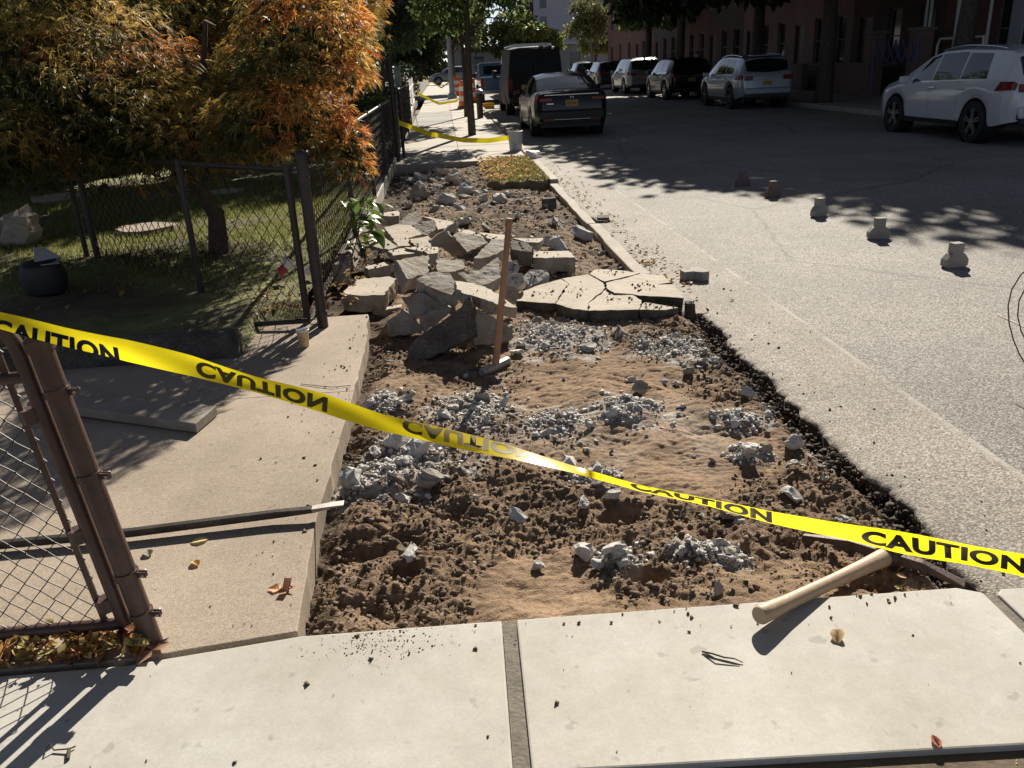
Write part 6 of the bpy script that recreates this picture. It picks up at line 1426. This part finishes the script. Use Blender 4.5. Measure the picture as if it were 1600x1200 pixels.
# lattice gate, white rail, down pipes
lg = empty('lattice_gate', (13.2, 26.4, .12), 0, 'bluish folding lattice gate beside the dark house left of the white car', 'gate')
b = MB()
for k in range(6):
    for s_ in (-1, 1): b.bar((0 + .02 * s_, -k * .42, 1.15 if s_ > 0 else 1.75), (0 + .02 * s_, -(k + 1) * .42, 1.75 if s_ > 0 else 1.15), .035, .02)
b.build('lattice', M['metal_violet'], lg)
for y in (0, -2.52): MB().bar((0, y, 0), (0, y, 1.8), .05, .05).build('post', M['metal_violet'], lg)
rl = empty('stoop_rail', (14.5, 25.2, .12), 0, 'white bent pipe handrail left above the white car', 'rail'); MB().tube([(0, 0, .6), (0, -.02, 1.55), (0, -.12, 1.72), (0, -2.2, 1.72), (0, -2.35, .3)], .035, 10).build('pipe', M['metal_white'], rl, True)
for i, (px, Y, lb) in enumerate([(1455, 25.0, 'pair of pale drain pipes above the bonnet of the white car'), (1500, 23.2, 'single wide pale pipe above the middle of the white car'), (1548, 21.6, 'thin pale pipe above the back of the white car'), (1592, 19.9, 'bluish pale panel at the top right corner above the white car')]):
    w_ = (.10, .22, .10, .5)[i]; p = empty('drain_pipe' if i < 3 else 'wall_panel', (16.45, 16.45 * (Y / 17.0), .1), 0, lb, 'pipe' if i < 3 else 'panel')
    yy = 16.45 / ((ray(px, 30)[0]) / ray(px, 30)[1]); p.location = (16.42, yy, .1)
    b = MB(); b.box((0, 0, 2.9), (.10, w_, 5.8)) if i == 3 else b.tube([(0, 0, 0), (0, 0, 6)], w_ / 2, 10)
    if i == 0: b.tube([(0, .26, 0), (0, .26, 6)], w_ / 2, 10)
    b.build('pipe' if i < 3 else 'panel', M['metal_white'] if i < 3 else M['siding_grey'], p, i < 3)
# end of the street
tw = empty('grey_tower_block', (25, 175, 0), 0, 'tall pale bluish grey block beyond the end of the street', 'building')
facade(tw, (-6.5, 0, 0), (1, 0, 0), 14, 40, [(u, v, u + 1.3, v + 1.8, 'window') for u in (1.2, 9.2) for v in (8.2, 11.6, 15, 18.4, 21.8, 25.2)], M['siding_grey'], .3)
MB().box((.5, 8.04, 20), (14, 15.4, 39.98)).build('tower_body', M['siding_grey'], tw); MB().box((-7.6, 5, 9.6), (1.9, 8, 19.2)).build('stair_tower', M['brick_brown'], tw); MB().box((9.2, 2, 16), (3, 10, 32)).build('side_wing', M['conc_pale'], tw)
for v in (9.0, 12.4): MB().box((5.0, -.35, v), (1.8, .6, .9)).build('balcony', M['stone_trim'], tw)
lb_ = empty('low_pale_building', (16, 138, 0), 0, 'low pale building with a flat roof closing the end of the street', 'building')
facade(lb_, (-14, 0, 0), (1, 0, 0), 40, 4.2, [(u, 1.0, u + 1.6, 3.0, 'window') for u in (3, 8, 13, 18, 24, 30)], M['conc_pale'], .2); MB().box((6, 5.1, 2.1), (40, 9.7, 4.18)).build('building_body', M['conc_pale'], lb_); MB().box((6, 4.8, 4.3), (40.6, 10.8, .22)).build('flat_roof', M['metal_white'], lb_)
hl = empty('low_brick_building', (-24, 134, 0), 0, 'low brick building across the far end on the left', 'building')
facade(hl, (-14, 0, 0), (1, 0, 0), 30, 7, [(u, 1.0, u + 1.4, 2.8, 'window') for u in (3, 8, 13, 18, 24)], M['brick_brown'], .2); MB().box((1, 5.1, 3.5), (30, 9.7, 6.98)).build('building_body', M['brick_brown'], hl)
# house and board fence behind the maple
hs_ = empty('garden_house', (-9.4, 19.0, .13), 0, 'blue-grey house behind the dark trees on the left', 'building')
facade(hs_, (-4, 0, 0), (1, 0, 0), 9, 6.5, [(1.2, 1.0, 2.3, 2.8, 'window'), (4.2, 1.0, 5.3, 2.8, 'window'), (6.9, 1.0, 8.0, 2.8, 'window')], M['siding_blue']); MB().box((.5, 4.66, 3.24), (9, 9, 6.48)).build('house_block', M['siding_blue'], hs_)
MB().prism([(-4.3, -.3, 6.5), (5.3, -.3, 6.5), (5.3, 4.6, 9.2), (-4.3, 4.6, 9.2)], (0, 0, .2)).build('roof', M['brick_brown'], hs_)
bf = empty('board_fence', (-8.95, 17.2, .2), 0, 'blue-grey board fence glimpsed under the maple at the left', 'fence')
for k in range(13): MB().box((k * .155, 0, 1.15 + .012 * (k % 3)), (.14, .025, 2.2)).build('board', M['siding_blue'], bf, bevel=.004)
for z in (.4, 1.9): MB().box((.93, .035, z), (2.05, .04, .09)).build('rail', M['siding_blue'], bf)
# street furniture
po = empty('street_pole', (.46, 47, .12), 0, 'grey steel pole standing on the left pavement beyond the cones', 'pole'); MB().tube([(0, 0, 0), (0, 0, .5), (0, 0, 7.5)], [.17, .14, .09], 14).build('shaft', M['galv'], po, True); MB().lathe([(.26, 0), (.26, .12), (.18, .3)], n=14).build('base', M['galv'], po, True); MB().tube([(0, 0, 7.3), (1.2, 0, 8.0), (2.6, 0, 8.1)], [.06, .05, .04], 8).build('arm', M['galv'], po, True)
bo = empty('bollard', (1.14, 28.3, .1), 0, 'dark brown bollard with a pale cap on the kerb right of the tree trunks', 'bollard'); MB().lathe([(.10, 0), (.10, .78)], n=16).build('shaft', M['rust'], bo, True); MB().lathe([(.13, .78), (.13, .86), (.05, .92)], n=16).build('cap', M['galv'], bo, True)
def barrel(loc, label):
    t = empty('traffic_barrel', loc, 0, label, 'traffic barrel', 'orange traffic barrels on the left pavement'); z = 0; R_ = [.29, .27, .255, .24, .225, .21]
    MB().lathe([(.34, 0), (.34, .07), (.28, .08)], n=18).build('base', M['trim'], t, True)
    for k in range(5): MB().lathe([(R_[k] , .08 + .19 * k), (R_[k] - .006, .08 + .19 * k + .188)], n=18).build('band', M['orange'] if k % 2 == 0 else M['refl_white'], t, True)
    MB().lathe([(.205, 1.03), (.19, 1.06), (.07, 1.07), (.05, 1.13)], n=18).build('lid', M['orange'], t, True)
barrel((.88, 36.0, .12), 'orange and white traffic barrel right behind the slim tree trunk'); barrel((1.25, 40.5, .12), 'orange and white traffic barrel between the tree trunk and the blue pickup'); barrel((.72, 51.5, .12), 'orange and white traffic barrel beside the grey pole')
yb = empty('yellow_marker', (1.85, 37.0, .002), 0, 'small yellow crate on the road behind the dark bollard', 'crate'); M['yellow_plastic'] = pmat('yellow_plastic', (.75, .5, .03), .5)
b = MB(); b.box((0, 0, .02), (.5, .35, .03))
for sx_ in (-1, 1): b.box((sx_ * .24, 0, .12), (.02, .35, .2)); b.box((0, sx_ * .165, .12), (.46, .02, .2))
b.build('crate_body', M['yellow_plastic'], yb)
# person beyond the silver car
M['skin'] = pmat('skin', (.42, .24, .17), .6); M['shirt'] = pmat('pale_pink_shirt', (.55, .40, .38), .85); M['trousers'] = pmat('dark_trousers', (.03, .03, .04), .85)
pe = empty('person', (11.95, 41.0, .128), 2.6, 'person in a pale pink shirt standing on the far pavement behind the silver car', 'person')
def skin_mesh(name, V, E_, R_, mat, parent, lvl=1):
    me = bpy.data.meshes.new(name); me.from_pydata(V, E_, []); o = bpy.data.objects.new(name, me); COL.objects.link(o); o.parent = parent
    s = o.modifiers.new('skin', 'SKIN'); s.use_smooth_shade = True
    for v, r_ in zip(me.skin_vertices[0].data, R_): v.radius = r_ if hasattr(r_, '__len__') else (r_, r_)
    me.skin_vertices[0].data[0].use_root = True
    d = o.modifiers.new('sub', 'SUBSURF'); d.levels = lvl; d.render_levels = lvl; me.materials.append(mat); return o
V = [(0, 0, .95), (0, 0, 1.15), (0, 0, 1.38), (0, 0, 1.47), (0, .01, 1.55), (0, .02, 1.66), (.10, 0, .90), (.11, .02, .48), (.11, 0, .08), (.11, .12, .04), (-.10, 0, .90), (-.11, .03, .48), (-.11, 0, .08), (-.11, .12, .04),
     (.19, 0, 1.40), (.24, .02, 1.12), (.20, .16, .95), (.19, .22, .92), (-.19, 0, 1.40), (-.25, .0, 1.12), (-.24, .08, .88), (-.24, .11, .81)]
E_ = [(0, 1), (1, 2), (2, 3), (3, 4), (4, 5), (0, 6), (6, 7), (7, 8), (8, 9), (0, 10), (10, 11), (11, 12), (12, 13), (2, 14), (14, 15), (15, 16), (16, 17), (2, 18), (18, 19), (19, 20), (20, 21)]
R_ = [(.15, .11), (.14, .10), (.16, .11), .055, .085, .095, .085, .06, .045, .04, .085, .06, .045, .04, .06, .042, .032, .035, .06, .042, .032, .035]
skin_mesh('body', V, E_, R_, M['skin'], pe)
sh = MB(); sh.lathe([(.19, .88), (.165, 1.1), (.19, 1.34), (.15, 1.45), (.07, 1.49)], n=16, cap=False); so = sh.build('shirt', M['shirt'], pe, True); so.scale = (1.12, .78, 1)
for sd in (-1, 1): MB().tube([(sd * .10, 0, .93), (sd * .112, .02, .5), (sd * .112, 0, .10)], [.105, .078, .062], 10).build('trouser_leg', M['trousers'], pe, True)
for sd in (-1, 1): MB().tube([(sd * .17, 0, 1.42), (sd * .235, .01, 1.18)], [.075, .06], 10).build('sleeve', M['shirt'], pe, True)
MB().lathe([(.098, 1.64), (.105, 1.70), (.07, 1.76), (.01, 1.775)], (0, .0, 0), 14).build('hair', M['trousers'], pe, True)
